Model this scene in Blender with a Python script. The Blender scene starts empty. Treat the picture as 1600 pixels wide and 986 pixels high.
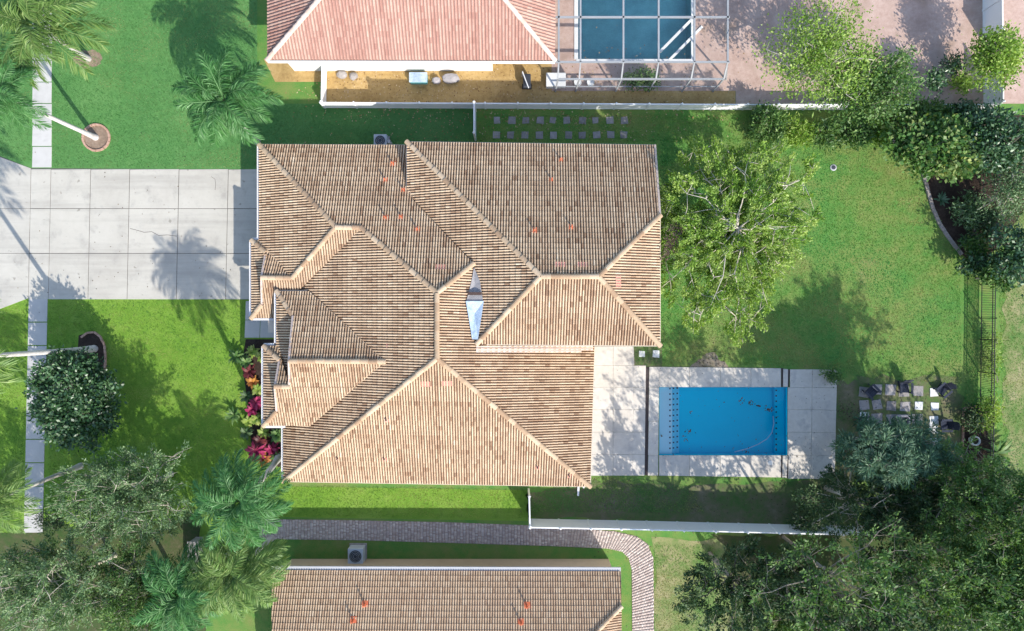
import bpy, bmesh, math, random
import numpy as np
from mathutils import Vector, Matrix

random.seed(7)
RNG = np.random.default_rng(7)
scene = bpy.context.scene
COL = scene.collection

# ------------------------------------------------------------------ camera, world, sun, exposure
H = 45.7                       # drone height above the ground (m), 24 mm lens looking straight down
SP = 36.0 / 24.0 * H / 1600.0  # metres per photo pixel on the ground
cam_data = bpy.data.cameras.new("camera")
cam_data.sensor_width = 36.0
cam_data.lens = 24.0
cam_data.clip_end = 2000.0
cam = bpy.data.objects.new("camera", cam_data)
cam.location = (0, 0, H)
cam.rotation_euler = (0, 0, 0)
COL.objects.link(cam)
scene.camera = cam

SUN_EL = math.radians(36.5)
SUN_AZ = math.radians(148.5)   # clockwise from north (+Y): sun in the south-south-east
w = bpy.data.worlds.new("World")
scene.world = w
w.use_nodes = True
wn = w.node_tree
wn.nodes.clear()
sky = wn.nodes.new("ShaderNodeTexSky")
sky.sky_type = 'NISHITA'
sky.sun_disc = False
sky.sun_elevation = SUN_EL
sky.sun_rotation = SUN_AZ
bg = wn.nodes.new("ShaderNodeBackground")
bg.inputs["Strength"].default_value = 0.15
wo = wn.nodes.new("ShaderNodeOutputWorld")
wn.links.new(sky.outputs[0], bg.inputs[0])
wn.links.new(bg.outputs[0], wo.inputs[0])

sd = bpy.data.lights.new("sun", 'SUN')
sd.energy = 3.0
sd.angle = math.radians(0.5)
sd.color = (1.0, 0.95, 0.87)
sun = bpy.data.objects.new("sun", sd)
sdir = Vector((math.sin(SUN_AZ) * math.cos(SUN_EL), math.cos(SUN_AZ) * math.cos(SUN_EL), math.sin(SUN_EL)))
sun.rotation_euler = sdir.to_track_quat('Z', 'Y').to_euler()
sun.location = (20, -40, 60)
COL.objects.link(sun)

vs = scene.view_settings
vs.view_transform = 'Standard'
vs.look = 'None'
vs.gamma = 1.0
vs.use_curve_mapping = False
vs.exposure = 1.15

# ------------------------------------------------------------------ helpers
def at(px, py, z=0.0):
    """place on the site that the drone photo shows at photo pixel (px, py) for height z"""
    k = (H - z) / H * SP
    return Vector(((px - 800) * k, (493 - py) * k, z))

def lin(r, g, b):
    f = lambda c: (c / 255 / 12.92) if c / 255 <= 0.04045 else ((c / 255 + 0.055) / 1.055) ** 2.4
    return (f(r), f(g), f(b), 1.0)

def c4(t):
    return tuple(t) if len(t) == 4 else (t[0], t[1], t[2], 1.0)

def link(o, parent=None):
    COL.objects.link(o)
    if parent is not None:
        o.parent = parent
    return o

def tag(o, label=None, cat=None, group=None, kind=None):
    if label: o["label"] = label
    if cat: o["category"] = cat
    if group: o["group"] = group
    if kind: o["kind"] = kind
    return o

def empty(name, loc=(0, 0, 0), label=None, cat=None, group=None, kind=None, rz=0.0, parent=None):
    o = bpy.data.objects.new(name, None)
    o.empty_display_size = 0.3
    o.location = loc
    o.rotation_euler = (0, 0, rz)
    link(o, parent)
    return tag(o, label, cat, group, kind)

def fast_mesh(name, V, F, tint=None, smooth=False, mats=()):
    """V (n,3), F (m,k) arrays -> mesh"""
    me = bpy.data.meshes.new(name)
    V = np.asarray(V, dtype=np.float32); F = np.asarray(F, dtype=np.int32)
    k = F.shape[1]; m = F.shape[0]
    me.vertices.add(len(V)); me.vertices.foreach_set("co", V.ravel())
    me.loops.add(m * k); me.loops.foreach_set("vertex_index", F.ravel())
    me.polygons.add(m)
    me.polygons.foreach_set("loop_start", np.arange(m, dtype=np.int32) * k)
    if smooth: me.polygons.foreach_set("use_smooth", np.ones(m, dtype=bool))
    for mt in mats: me.materials.append(mt)
    me.update(calc_edges=True)
    if tint is not None:
        a = me.attributes.new("tint", 'FLOAT', 'FACE')
        a.data.foreach_set("value", np.asarray(tint, dtype=np.float32))
    return me

def obj(name, me, parent=None):
    return link(bpy.data.objects.new(name, me), parent)

class MB:
    def __init__(s): s.V = []; s.F = []
    def add(s, vs_, fs):
        o = len(s.V); s.V += [tuple(v) for v in vs_]; s.F += [tuple(i + o for i in f) for f in fs]; return s
    def box(s, c, d, rz=0.0, rx=0.0, ry=0.0):
        M = Matrix.Translation(Vector(c)) @ Matrix.Rotation(rz, 4, 'Z') @ Matrix.Rotation(ry, 4, 'Y') @ Matrix.Rotation(rx, 4, 'X')
        hx, hy, hz = d[0] / 2, d[1] / 2, d[2] / 2
        v = [M @ Vector((x, y, z)) for x in (-hx, hx) for y in (-hy, hy) for z in (-hz, hz)]
        return s.add(v, [(0, 1, 3, 2), (4, 6, 7, 5), (0, 4, 5, 1), (2, 3, 7, 6), (0, 2, 6, 4), (1, 5, 7, 3)])
    def bar(s, p, q, wd, ht):
        p = Vector(p); q = Vector(q); d = (q - p)
        L = d.length
        if L < 1e-6: return s
        x = d / L
        up = Vector((0, 0, 1)) if abs(x.z) < 0.98 else Vector((0, 1, 0))
        y = up.cross(x).normalized(); z = x.cross(y)
        v = [p + x * a * L + y * b * wd / 2 + z * c * ht / 2 for a in (0, 1) for b in (-1, 1) for c in (-1, 1)]
        return s.add(v, [(0, 1, 3, 2), (4, 6, 7, 5), (0, 4, 5, 1), (2, 3, 7, 6), (0, 2, 6, 4), (1, 5, 7, 3)])
    def prism(s, poly, z0, z1):
        n = len(poly)
        v = [(p[0], p[1], z0) for p in poly] + [(p[0], p[1], z1) for p in poly]
        return s.add(v, [tuple(range(n - 1, -1, -1)), tuple(range(n, 2 * n))] + [(i, (i + 1) % n, n + (i + 1) % n, n + i) for i in range(n)])
    def tube(s, pts, rad, n=6):
        pts = [Vector(p) for p in pts]; vv = []; ff = []
        for i, p in enumerate(pts):
            d = (pts[min(i + 1, len(pts) - 1)] - pts[max(i - 1, 0)]).normalized()
            up = Vector((0, 0, 1)) if abs(d.z) < 0.9 else Vector((1, 0, 0))
            a = up.cross(d).normalized(); b = d.cross(a)
            r = rad[i] if hasattr(rad, '__len__') else rad
            for k in range(n):
                t = 2 * math.pi * k / n
                vv.append(p + a * math.cos(t) * r + b * math.sin(t) * r)
        for i in range(len(pts) - 1):
            for k in range(n):
                ff.append((i * n + k, i * n + (k + 1) % n, (i + 1) * n + (k + 1) % n, (i + 1) * n + k))
        ff.append(tuple(range(n - 1, -1, -1))); o = (len(pts) - 1) * n
        ff.append(tuple(range(o, o + n)))
        return s.add(vv, ff)
    def lathe(s, prof, c=(0, 0, 0), n=16):
        vv = []; ff = []
        for r, z in prof:
            for k in range(n):
                t = 2 * math.pi * k / n
                vv.append((c[0] + r * math.cos(t), c[1] + r * math.sin(t), c[2] + z))
        for i in range(len(prof) - 1):
            for k in range(n):
                ff.append((i * n + k, i * n + (k + 1) % n, (i + 1) * n + (k + 1) % n, (i + 1) * n + k))
        ff.append(tuple(range(n - 1, -1, -1))); o = (len(prof) - 1) * n
        ff.append(tuple(range(o, o + n)))
        return s.add(vv, ff)
    def mesh(s, name, mat, smooth=False):
        me = bpy.data.meshes.new(name)
        me.from_pydata(s.V, [], s.F); me.materials.append(mat)
        if smooth:
            me.polygons.foreach_set("use_smooth", [True] * len(me.polygons))
        me.update(); return me
    def build(s, name, mat, parent=None, smooth=False, bevel=0.0):
        o = obj(name, s.mesh(name, mat, smooth), parent)
        if bevel:
            b = o.modifiers.new("bevel", 'BEVEL'); b.width = bevel; b.segments = 2; b.limit_method = 'ANGLE'
        return o

# ------------------------------------------------------------------ materials
def new_mat(name):
    m = bpy.data.materials.new(name); m.use_nodes = True
    nt = m.node_tree; nt.nodes.clear()
    out = nt.nodes.new("ShaderNodeOutputMaterial")
    return m, nt, out

def N(nt, t, **kw):
    n = nt.nodes.new(t)
    for k, v in kw.items(): setattr(n, k, v)
    return n

def noise(nt, vec, scale, detail=4, rough=0.6):
    n = N(nt, "ShaderNodeTexNoise"); n.inputs["Scale"].default_value = scale
    n.inputs["Detail"].default_value = detail; n.inputs["Roughness"].default_value = rough
    if vec is not None: nt.links.new(vec, n.inputs["Vector"])
    return n.outputs["Fac"]

def ramp(nt, fac, stops):
    r = N(nt, "ShaderNodeValToRGB"); e = r.color_ramp.elements
    while len(e) < len(stops): e.new(0.5)
    for i, (p, c) in enumerate(stops): e[i].position = p; e[i].color = c4(c)
    nt.links.new(fac, r.inputs[0]); return r.outputs[0]

def mixc(nt, fac, a, b, mode='MIX'):
    m = N(nt, "ShaderNodeMix", data_type='RGBA', blend_type=mode)
    for sock, v in ((m.inputs[0], fac), (m.inputs[6], a), (m.inputs[7], b)):
        if hasattr(v, 'node'): nt.links.new(v, sock)
        else: sock.default_value = v if not isinstance(v, (tuple, list)) else c4(v)
    return m.outputs[2]

def mat_surface(name, cols, scales=(0.4, 3.0, 25.0), rough=0.8, bump=0.15, bump_scale=30.0, spec=0.3, island=0.0, metallic=0.0, stain=None, tracks=None):
    """surface whose colour wanders between cols at several scales"""
    m, nt, out = new_mat(name)
    geo = N(nt, "ShaderNodeNewGeometry"); pos = geo.outputs["Position"]
    a = noise(nt, pos, scales[0], 5, 0.6); b = noise(nt, pos, scales[1], 4, 0.6); c = noise(nt, pos, scales[2], 3, 0.7)
    add = N(nt, "ShaderNodeMath", operation='MULTIPLY_ADD'); nt.links.new(a, add.inputs[0]); add.inputs[1].default_value = 0.45
    add2 = N(nt, "ShaderNodeMath", operation='MULTIPLY_ADD'); nt.links.new(b, add2.inputs[0]); add2.inputs[1].default_value = 0.3
    mul = N(nt, "ShaderNodeMath", operation='MULTIPLY'); nt.links.new(c, mul.inputs[0]); mul.inputs[1].default_value = 0.25
    nt.links.new(mul.outputs[0], add2.inputs[2]); nt.links.new(add2.outputs[0], add.inputs[2])
    n = len(cols)
    col = ramp(nt, add.outputs[0], [(0.34 + 0.32 * i / max(1, n - 1), cc) for i, cc in enumerate(cols)])
    if island:
        oi = N(nt, "ShaderNodeObjectInfo")
        hsv = N(nt, "ShaderNodeHueSaturation"); mr = N(nt, "ShaderNodeMapRange")
        nt.links.new(oi.outputs["Random"], mr.inputs[0]); mr.inputs[3].default_value = 1 - island; mr.inputs[4].default_value = 1 + island
        nt.links.new(mr.outputs[0], hsv.inputs["Value"]); nt.links.new(col, hsv.inputs["Color"]); col = hsv.outputs[0]
    if stain:
        s1 = noise(nt, pos, stain[0], 6, 0.65)
        f = ramp(nt, s1, [(stain[1], (0, 0, 0)), (stain[2], (1, 1, 1))])
        col = mixc(nt, f, col, stain[3])
    if tracks:
        mp = N(nt, "ShaderNodeVectorMath", operation='MULTIPLY'); mp.inputs[1].default_value = (0.06, 0.9, 1); nt.links.new(pos, mp.inputs[0])
        f = ramp(nt, noise(nt, mp.outputs[0], 1.0, 5, 0.7), [(0.48, (0, 0, 0)), (0.66, (0.6, 0.6, 0.6))]); col = mixc(nt, f, col, tracks)
        f = ramp(nt, noise(nt, pos, 2.6, 2, 0.4), [(0.70, (0, 0, 0)), (0.76, (0.55, 0.55, 0.55))]); col = mixc(nt, f, col, (0.16, 0.145, 0.12))
    p = N(nt, "ShaderNodeBsdfPrincipled")
    nt.links.new(col, p.inputs["Base Color"]); p.inputs["Roughness"].default_value = rough
    p.inputs["Specular IOR Level"].default_value = spec; p.inputs["Metallic"].default_value = metallic
    if bump:
        bn = N(nt, "ShaderNodeBump"); bn.inputs["Strength"].default_value = bump; bn.inputs["Distance"].default_value = 0.03
        nt.links.new(noise(nt, pos, bump_scale, 5, 0.7), bn.inputs["Height"]); nt.links.new(bn.outputs[0], p.inputs["Normal"])
    nt.links.new(p.outputs[0], out.inputs[0]); return m

def mat_leaf(name, dark, mid, light, trans=0.3, gloss=0.06, grough=0.35, nscale=1.2, patch=None):
    m, nt, out = new_mat(name)
    at_ = N(nt, "ShaderNodeAttribute"); at_.attribute_name = "tint"
    col = ramp(nt, at_.outputs["Fac"], [(0.0, dark), (0.5, mid), (1.0, light)])
    geo = N(nt, "ShaderNodeNewGeometry")
    f = noise(nt, geo.outputs["Position"], nscale, 3, 0.6)
    col = mixc(nt, ramp(nt, f, [(0.35, (0, 0, 0)), (0.65, (0.45, 0.45, 0.45))]), col, dark)
    if patch:
        mp = N(nt, "ShaderNodeVectorMath", operation='MULTIPLY'); mp.inputs[1].default_value = (0.45, 1.5, 1); nt.links.new(geo.outputs["Position"], mp.inputs[0])
        fp_ = noise(nt, mp.outputs[0], patch[0], 6, 0.66)
        col = mixc(nt, ramp(nt, fp_, [(0.47, (0, 0, 0)), (0.56, (0.85, 0.85, 0.85))]), col, patch[1])
        off = N(nt, "ShaderNodeVectorMath", operation='ADD'); off.inputs[1].default_value = (31, 17, 5); nt.links.new(geo.outputs["Position"], off.inputs[0])
        fq = noise(nt, off.outputs[0], patch[0] * 1.3, 6, 0.62)
        col = mixc(nt, ramp(nt, fq, [(0.49, (0, 0, 0)), (0.57, (0.8, 0.8, 0.8))]), col, patch[2])
    d = N(nt, "ShaderNodeBsdfDiffuse"); t = N(nt, "ShaderNodeBsdfTranslucent"); g = N(nt, "ShaderNodeBsdfGlossy")
    nt.links.new(col, d.inputs[0]); g.inputs["Roughness"].default_value = grough
    tc = mixc(nt, 1.0, col, (1.3, 1.25, 0.5, 1), 'MULTIPLY'); nt.links.new(tc, t.inputs[0])
    m1 = N(nt, "ShaderNodeMixShader"); m1.inputs[0].default_value = trans
    nt.links.new(d.outputs[0], m1.inputs[1]); nt.links.new(t.outputs[0], m1.inputs[2])
    m2 = N(nt, "ShaderNodeMixShader"); m2.inputs[0].default_value = gloss
    nt.links.new(m1.outputs[0], m2.inputs[1]); nt.links.new(g.outputs[0], m2.inputs[2])
    nt.links.new(m2.outputs[0], out.inputs[0]); return m

def mat_tile(name, stops, rough=0.85, patch=None, dirt=(0.11, 0.055, 0.033)):  # dirt: brown of the pan faces, weathering with groove shade painted in
    """baked tiles: the tint of each tile picks its colour, lichen and dust wander across"""
    m, nt, out = new_mat(name)
    a = N(nt, "ShaderNodeAttribute"); a.attribute_name = "tint"
    col = ramp(nt, a.outputs["Fac"], stops)
    geo = N(nt, "ShaderNodeNewGeometry"); pos = geo.outputs["Position"]
    f = ramp(nt, noise(nt, pos, 0.55, 5, 0.65), [(0.48, (0, 0, 0)), (0.72, (0.4, 0.4, 0.4))])
    col = mixc(nt, f, col, patch or (0.20, 0.14, 0.09))
    f2 = ramp(nt, noise(nt, pos, 14, 4, 0.7), [(0.3, (0.80, 0.80, 0.80)), (0.7, (1.1, 1.1, 1.1))])
    col = mixc(nt, 1.0, col, f2, 'MULTIPLY')
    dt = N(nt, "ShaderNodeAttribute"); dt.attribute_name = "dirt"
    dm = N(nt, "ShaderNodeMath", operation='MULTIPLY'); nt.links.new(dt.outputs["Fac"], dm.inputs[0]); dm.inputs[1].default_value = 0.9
    col = mixc(nt, dm.outputs[0], col, dirt)  # groove shade put into the pan colour, together with weathering
    p = N(nt, "ShaderNodeBsdfPrincipled"); nt.links.new(col, p.inputs["Base Color"])
    p.inputs["Roughness"].default_value = rough; p.inputs["Specular IOR Level"].default_value = 0.2
    nt.links.new(p.outputs[0], out.inputs[0]); return m

def mat_water(name, tint, wave=0.3):
    m, nt, out = new_mat(name)
    tr = N(nt, "ShaderNodeBsdfTransparent"); tr.inputs[0].default_value = c4(tint)
    g = N(nt, "ShaderNodeBsdfGlossy"); g.inputs["Roughness"].default_value = 0.03
    fr = N(nt, "ShaderNodeFresnel"); fr.inputs[0].default_value = 1.33
    geo = N(nt, "ShaderNodeNewGeometry")
    b = N(nt, "ShaderNodeBump"); b.inputs["Strength"].default_value = wave; b.inputs["Distance"].default_value = 0.05
    nt.links.new(noise(nt, geo.outputs["Position"], 3.0, 3, 0.5), b.inputs["Height"])
    nt.links.new(b.outputs[0], g.inputs["Normal"]); nt.links.new(b.outputs[0], fr.inputs["Normal"])
    mx = N(nt, "ShaderNodeMixShader"); nt.links.new(fr.outputs[0], mx.inputs[0])
    nt.links.new(tr.outputs[0], mx.inputs[1]); nt.links.new(g.outputs[0], mx.inputs[2])
    nt.links.new(mx.outputs[0], out.inputs[0]); return m

def mat_screen(name, opacity, col):
    m, nt, out = new_mat(name)
    tr = N(nt, "ShaderNodeBsdfTransparent"); d = N(nt, "ShaderNodeBsdfDiffuse"); d.inputs[0].default_value = c4(col)
    mx = N(nt, "ShaderNodeMixShader"); mx.inputs[0].default_value = opacity
    nt.links.new(tr.outputs[0], mx.inputs[1]); nt.links.new(d.outputs[0], mx.inputs[2]); nt.links.new(mx.outputs[0], out.inputs[0]); return m

M = {}
M['back_lawn'] = mat_surface('back_lawn', [(0.05, 0.17, 0.04), (0.09, 0.21, 0.045), (0.16, 0.22, 0.06), (0.22, 0.21, 0.09)], (0.22, 1.3, 14), 0.9, 0.6, 40, 0.1)
M['lawn_north'] = mat_surface('lawn_north', [(0.06, 0.17, 0.05), (0.085, 0.21, 0.06), (0.12, 0.25, 0.08)], (0.3, 2.0, 16), 0.9, 0.6, 40, 0.1)
M['lawn_south'] = mat_surface('lawn_south', [(0.085, 0.20, 0.022), (0.15, 0.27, 0.035), (0.21, 0.31, 0.06)], (0.25, 1.6, 16), 0.9, 0.6, 40, 0.1)
M['dry_grass'] = mat_surface('dry_grass', [(0.06, 0.17, 0.04), (0.13, 0.20, 0.06), (0.26, 0.25, 0.12), (0.38, 0.33, 0.22)], (0.35, 1.8, 16), 0.95, 0.6, 40, 0.1)
M['dirt'] = mat_surface('dirt', [(0.05, 0.13, 0.028), (0.09, 0.14, 0.045), (0.14, 0.135, 0.075), (0.23, 0.19, 0.135)], (0.5, 2.4, 20), 0.95, 0.6, 30, 0.1)
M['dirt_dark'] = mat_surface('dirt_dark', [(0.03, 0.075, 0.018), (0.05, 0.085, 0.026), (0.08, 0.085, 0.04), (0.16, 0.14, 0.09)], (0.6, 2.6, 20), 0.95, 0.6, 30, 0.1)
M['bare'] = mat_surface('bare', [(0.12, 0.14, 0.06), (0.22, 0.18, 0.13), (0.30, 0.26, 0.21)], (0.8, 3, 20), 0.95, 0.6, 30, 0.1)
M['mulch'] = mat_surface('mulch', [(0.025, 0.017, 0.014), (0.05, 0.035, 0.028), (0.09, 0.065, 0.05)], (1.0, 6.0, 30), 0.95, 0.9, 40, 0.1)
M['tan_mulch'] = mat_surface('tan_mulch', [(0.14, 0.10, 0.07), (0.26, 0.19, 0.14), (0.36, 0.28, 0.22)], (1.0, 6.0, 30), 0.95, 0.9, 40, 0.1)
M['gravel'] = mat_surface('gravel', [(0.24, 0.15, 0.06), (0.40, 0.27, 0.11), (0.52, 0.37, 0.18)], (0.6, 5.0, 25), 0.9, 0.8, 40, 0.1)
M['concrete'] = mat_surface('concrete', [(0.38, 0.35, 0.305), (0.445, 0.42, 0.365), (0.485, 0.46, 0.405)], (0.25, 1.8, 30), 0.85, 0.1, 60, 0.2, island=0.035, stain=(0.9, 0.52, 0.72, (0.33, 0.31, 0.275)), tracks=(0.32, 0.30, 0.265))
M['walk'] = mat_surface('walk', [(0.38, 0.365, 0.345), (0.45, 0.435, 0.41), (0.49, 0.475, 0.45)], (0.4, 2.0, 30), 0.85, 0.1, 60, 0.2, island=0.04, stain=(0.9, 0.6, 0.8, (0.36, 0.35, 0.33)))
M['travertine'] = mat_surface('travertine', [(0.48, 0.43, 0.365), (0.57, 0.52, 0.45), (0.65, 0.60, 0.53)], (0.6, 4.0, 22), 0.7, 0.2, 30, 0.3, island=0.05, stain=(1.2, 0.52, 0.74, (0.37, 0.34, 0.31)))
M['pavers_brown'] = mat_surface('pavers_brown', [(0.22, 0.16, 0.14), (0.31, 0.235, 0.21), (0.40, 0.32, 0.29)], (0.8, 5.0, 20), 0.9, 0.3, 25, 0.2, island=0.1)
M['pavers_pink'] = mat_surface('pavers_pink', [(0.30, 0.20, 0.16), (0.42, 0.30, 0.25), (0.52, 0.40, 0.34)], (0.6, 4.0, 18), 0.9, 0.3, 25, 0.2, stain=(0.5, 0.55, 0.75, (0.26, 0.18, 0.13)))
M['stone'] = mat_surface('stone', [(0.18, 0.165, 0.155), (0.27, 0.25, 0.24), (0.36, 0.34, 0.33)], (1.0, 6.0, 25), 0.85, 0.4, 20, 0.2, island=0.18)
M['stone_white'] = mat_surface('stone_white', [(0.6, 0.6, 0.58), (0.7, 0.7, 0.68)], (1.0, 5.0, 25), 0.8, 0.2, 20, 0.2)
M['edging'] = mat_surface('edging', [(0.30, 0.17, 0.12), (0.42, 0.26, 0.19), (0.48, 0.34, 0.27)], (1.0, 5.0, 20), 0.9, 0.4, 20, 0.2)
M['edging_grey'] = mat_surface('edging_grey', [(0.20, 0.17, 0.15), (0.32, 0.28, 0.25), (0.40, 0.33, 0.30)], (1.0, 5.0, 20), 0.9, 0.4, 20, 0.2)
M['stucco'] = mat_surface('stucco', [(0.58, 0.50, 0.40), (0.64, 0.56, 0.45)], (0.5, 3, 40), 0.9, 0.2, 60, 0.2)
M['stucco_white'] = mat_surface('stucco_white', [(0.72, 0.70, 0.66), (0.78, 0.76, 0.73)], (0.5, 3, 40), 0.9, 0.2, 60, 0.2)
M['stucco_tan'] = mat_surface('stucco_tan', [(0.44, 0.33, 0.22), (0.52, 0.40, 0.28)], (0.5, 3, 40), 0.9, 0.2, 60, 0.2)
M['white'] = mat_surface('white', [(0.74, 0.75, 0.76), (0.80, 0.80, 0.80)], (0.4, 3, 20), 0.45, 0.0, 10, 0.4)
M['gutter'] = mat_surface('gutter', [(0.60, 0.58, 0.58), (0.70, 0.69, 0.68)], (0.4, 3, 20), 0.5, 0.0, 10, 0.4)
M['gutter_grey'] = mat_surface('gutter_grey', [(0.36, 0.36, 0.38), (0.46, 0.46, 0.47)], (0.4, 3, 20), 0.5, 0.0, 10, 0.4)
M['black_metal'] = mat_surface('black_metal', [(0.02, 0.02, 0.02), (0.035, 0.032, 0.03)], (1, 5, 20), 0.5, 0.0, 10, 0.4)
M['bronze'] = mat_surface('bronze', [(0.24, 0.25, 0.26), (0.31, 0.32, 0.33)], (1, 5, 20), 0.5, 0.0, 10, 0.4)
M['navy'] = mat_surface('navy', [(0.014, 0.018, 0.032), (0.024, 0.03, 0.05)], (1, 5, 20), 0.45, 0.05, 30, 0.4, island=0.15)
M['ac_grey'] = mat_surface('ac_grey', [(0.40, 0.43, 0.46), (0.50, 0.53, 0.56)], (1, 5, 20), 0.5, 0.0, 10, 0.4)
M['ac_dark'] = mat_surface('ac_dark', [(0.03, 0.035, 0.045), (0.05, 0.055, 0.07)], (1, 5, 20), 0.5, 0.0, 10, 0.4)
M['terracotta'] = mat_surface('terracotta', [(0.50, 0.12, 0.05), (0.62, 0.18, 0.09)], (1, 6, 30), 0.8, 0.1, 30, 0.2, island=0.15)
M['red_patch'] = mat_surface('red_patch', [(0.46, 0.17, 0.14), (0.58, 0.27, 0.22)], (1, 6, 30), 0.8, 0.1, 30, 0.2, island=0.15)
M['pipe'] = mat_surface('pipe', [(0.05, 0.03, 0.025), (0.09, 0.06, 0.05)], (1, 6, 30), 0.7, 0.0, 30, 0.2)
M['deck'] = mat_surface('deck', [(0.07, 0.045, 0.03), (0.11, 0.07, 0.05)], (1, 6, 30), 0.95, 0.1, 30, 0.1)
M['felt_grey'] = mat_surface('felt_grey', [(0.20, 0.20, 0.21), (0.30, 0.29, 0.29), (0.38, 0.36, 0.35)], (1.2, 8, 40), 0.9, 0.4, 30, 0.2)
M['felt_blue'] = mat_surface('felt_blue', [(0.20, 0.27, 0.37), (0.33, 0.42, 0.53), (0.50, 0.58, 0.66)], (2.5, 6, 20), 0.6, 0.9, 5, 0.4)
M['flash_pink'] = mat_surface('flash_pink', [(0.50, 0.38, 0.32), (0.58, 0.47, 0.41)], (1.0, 6, 30), 0.7, 0.2, 20, 0.3)
M['bark'] = mat_surface('bark', [(0.16, 0.13, 0.10), (0.26, 0.23, 0.19), (0.36, 0.32, 0.27)], (1.5, 8, 40), 0.95, 0.6, 30, 0.1)
M['bark_pale'] = mat_surface('bark_pale', [(0.36, 0.32, 0.25), (0.50, 0.45, 0.37), (0.60, 0.55, 0.47)], (1.5, 8, 40), 0.95, 0.5, 30, 0.1)
M['palm_bark'] = mat_surface('palm_bark', [(0.34, 0.31, 0.29), (0.48, 0.45, 0.42), (0.56, 0.53, 0.50)], (1.5, 8, 40), 0.9, 0.5, 20, 0.1)
M['palm_base'] = mat_surface('palm_base', [(0.10, 0.13, 0.05), (0.18, 0.22, 0.09)], (1.5, 8, 40), 0.7, 0.3, 20, 0.2)
M['pool_blue'] = mat_surface('pool_blue', [(0.003, 0.64, 0.80), (0.004, 0.68, 0.84)], (0.3, 2, 20), 0.8, 0.05, 30, 0.1)
M['pool_step'] = mat_surface('pool_step', [(0.60, 0.80, 0.82), (0.66, 0.84, 0.85)], (0.3, 2, 20), 0.8, 0.05, 30, 0.1)
M['pool_step_mid'] = mat_surface('pool_step_mid', [(0.20, 0.68, 0.80), (0.24, 0.70, 0.82)], (0.3, 2, 20), 0.8, 0.05, 30, 0.1)
M['pool_dark'] = mat_surface('pool_dark', [(0.12, 0.36, 0.40), (0.20, 0.54, 0.56), (0.30, 0.72, 0.72)], (0.2, 0.8, 10), 0.8, 0.05, 30, 0.1)
M['trim_tile'] = mat_surface('trim_tile', [(0.01, 0.02, 0.05), (0.015, 0.03, 0.07)], (1, 5, 20), 0.3, 0.0, 10, 0.4)
M['water'] = mat_water('water', (0.92, 0.99, 1.0))
M['screen'] = mat_screen('screen', 0.10, (0.10, 0.11, 0.12))
M['joint'] = mat_surface('joint', [(0.08, 0.075, 0.07), (0.13, 0.12, 0.11)], (1, 6, 30), 0.95, 0.1, 30, 0.1)
M['dark_gap'] = mat_surface('dark_gap', [(0.05, 0.04, 0.04), (0.08, 0.065, 0.06)], (1, 6, 30), 0.95, 0.1, 30, 0.1)
M['glass'] = mat_surface('glass', [(0.03, 0.04, 0.05), (0.05, 0.06, 0.07)], (1, 4, 10), 0.08, 0.0, 10, 0.6)
M['teal'] = mat_surface('teal', [(0.10, 0.34, 0.34), (0.14, 0.40, 0.40)], (1, 4, 10), 0.5, 0.0, 10, 0.4)
M['grey_stone'] = mat_surface('grey_stone', [(0.22, 0.21, 0.22), (0.36, 0.34, 0.35)], (1, 4, 20), 0.9, 0.4, 12, 0.2)
M['hose'] = mat_surface('hose', [(0.55, 0.68, 0.76), (0.66, 0.78, 0.84)], (1, 4, 10), 0.5, 0.0, 10, 0.3)

TILE_STOPS = [(0.0, (0.26, 0.165, 0.105)), (0.15, (0.33, 0.21, 0.13)), (0.5, (0.515, 0.372, 0.245)), (0.85, (0.62, 0.475, 0.325)), (1.0, (0.68, 0.55, 0.395))]
M['tile'] = mat_tile('tile', TILE_STOPS, patch=(0.30, 0.20, 0.13))
M['ridge'] = mat_tile('ridge', [(0.0, (0.34, 0.225, 0.14)), (0.5, (0.45, 0.325, 0.21)), (1.0, (0.54, 0.41, 0.28))], patch=(0.36, 0.24, 0.16))
M['tile_pink'] = mat_tile('tile_pink', [(0.0, (0.32, 0.17, 0.135)), (0.5, (0.42, 0.255, 0.205)), (1.0, (0.47, 0.325, 0.26))], patch=(0.36, 0.20, 0.165), dirt=(0.30, 0.17, 0.135))
M['tile_rose'] = mat_tile('tile_rose', [(0.0, (0.40, 0.27, 0.17)), (0.5, (0.53, 0.38, 0.245)), (1.0, (0.60, 0.46, 0.315))], patch=(0.44, 0.30, 0.21), dirt=(0.24, 0.15, 0.10))
M['ridge_pink'] = mat_tile('ridge_pink', [(0.0, (0.56, 0.40, 0.32)), (1.0, (0.68, 0.54, 0.46))], patch=(0.50, 0.34, 0.27))

M['leaf_dark'] = mat_leaf('leaf_dark', (0.018, 0.055, 0.02), (0.045, 0.12, 0.04), (0.13, 0.23, 0.095), 0.15, 0.06, 0.42)
M['leaf_grey'] = mat_leaf('leaf_grey', (0.05, 0.11, 0.045), (0.15, 0.25, 0.10), (0.32, 0.43, 0.22), 0.25, 0.025, 0.5)
M['leaf_bright'] = mat_leaf('leaf_bright', (0.10, 0.21, 0.02), (0.25, 0.39, 0.06), (0.46, 0.55, 0.18), 0.35, 0.025, 0.5)
M['leaf_mid'] = mat_leaf('leaf_mid', (0.03, 0.09, 0.022), (0.10, 0.20, 0.05), (0.25, 0.36, 0.12), 0.3, 0.025, 0.5)
M['leaf_silver'] = mat_leaf('leaf_silver', (0.03, 0.085, 0.045), (0.085, 0.17, 0.095), (0.20, 0.30, 0.185), 0.2, 0.025, 0.5)
M['leaf_deep'] = mat_leaf('leaf_deep', (0.018, 0.05, 0.018), (0.05, 0.10, 0.038), (0.14, 0.20, 0.085), 0.2, 0.025, 0.5)
M['leaf_yellow'] = mat_leaf('leaf_yellow', (0.035, 0.11, 0.022), (0.11, 0.22, 0.05), (0.32, 0.36, 0.12), 0.3, 0.025, 0.5)
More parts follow.
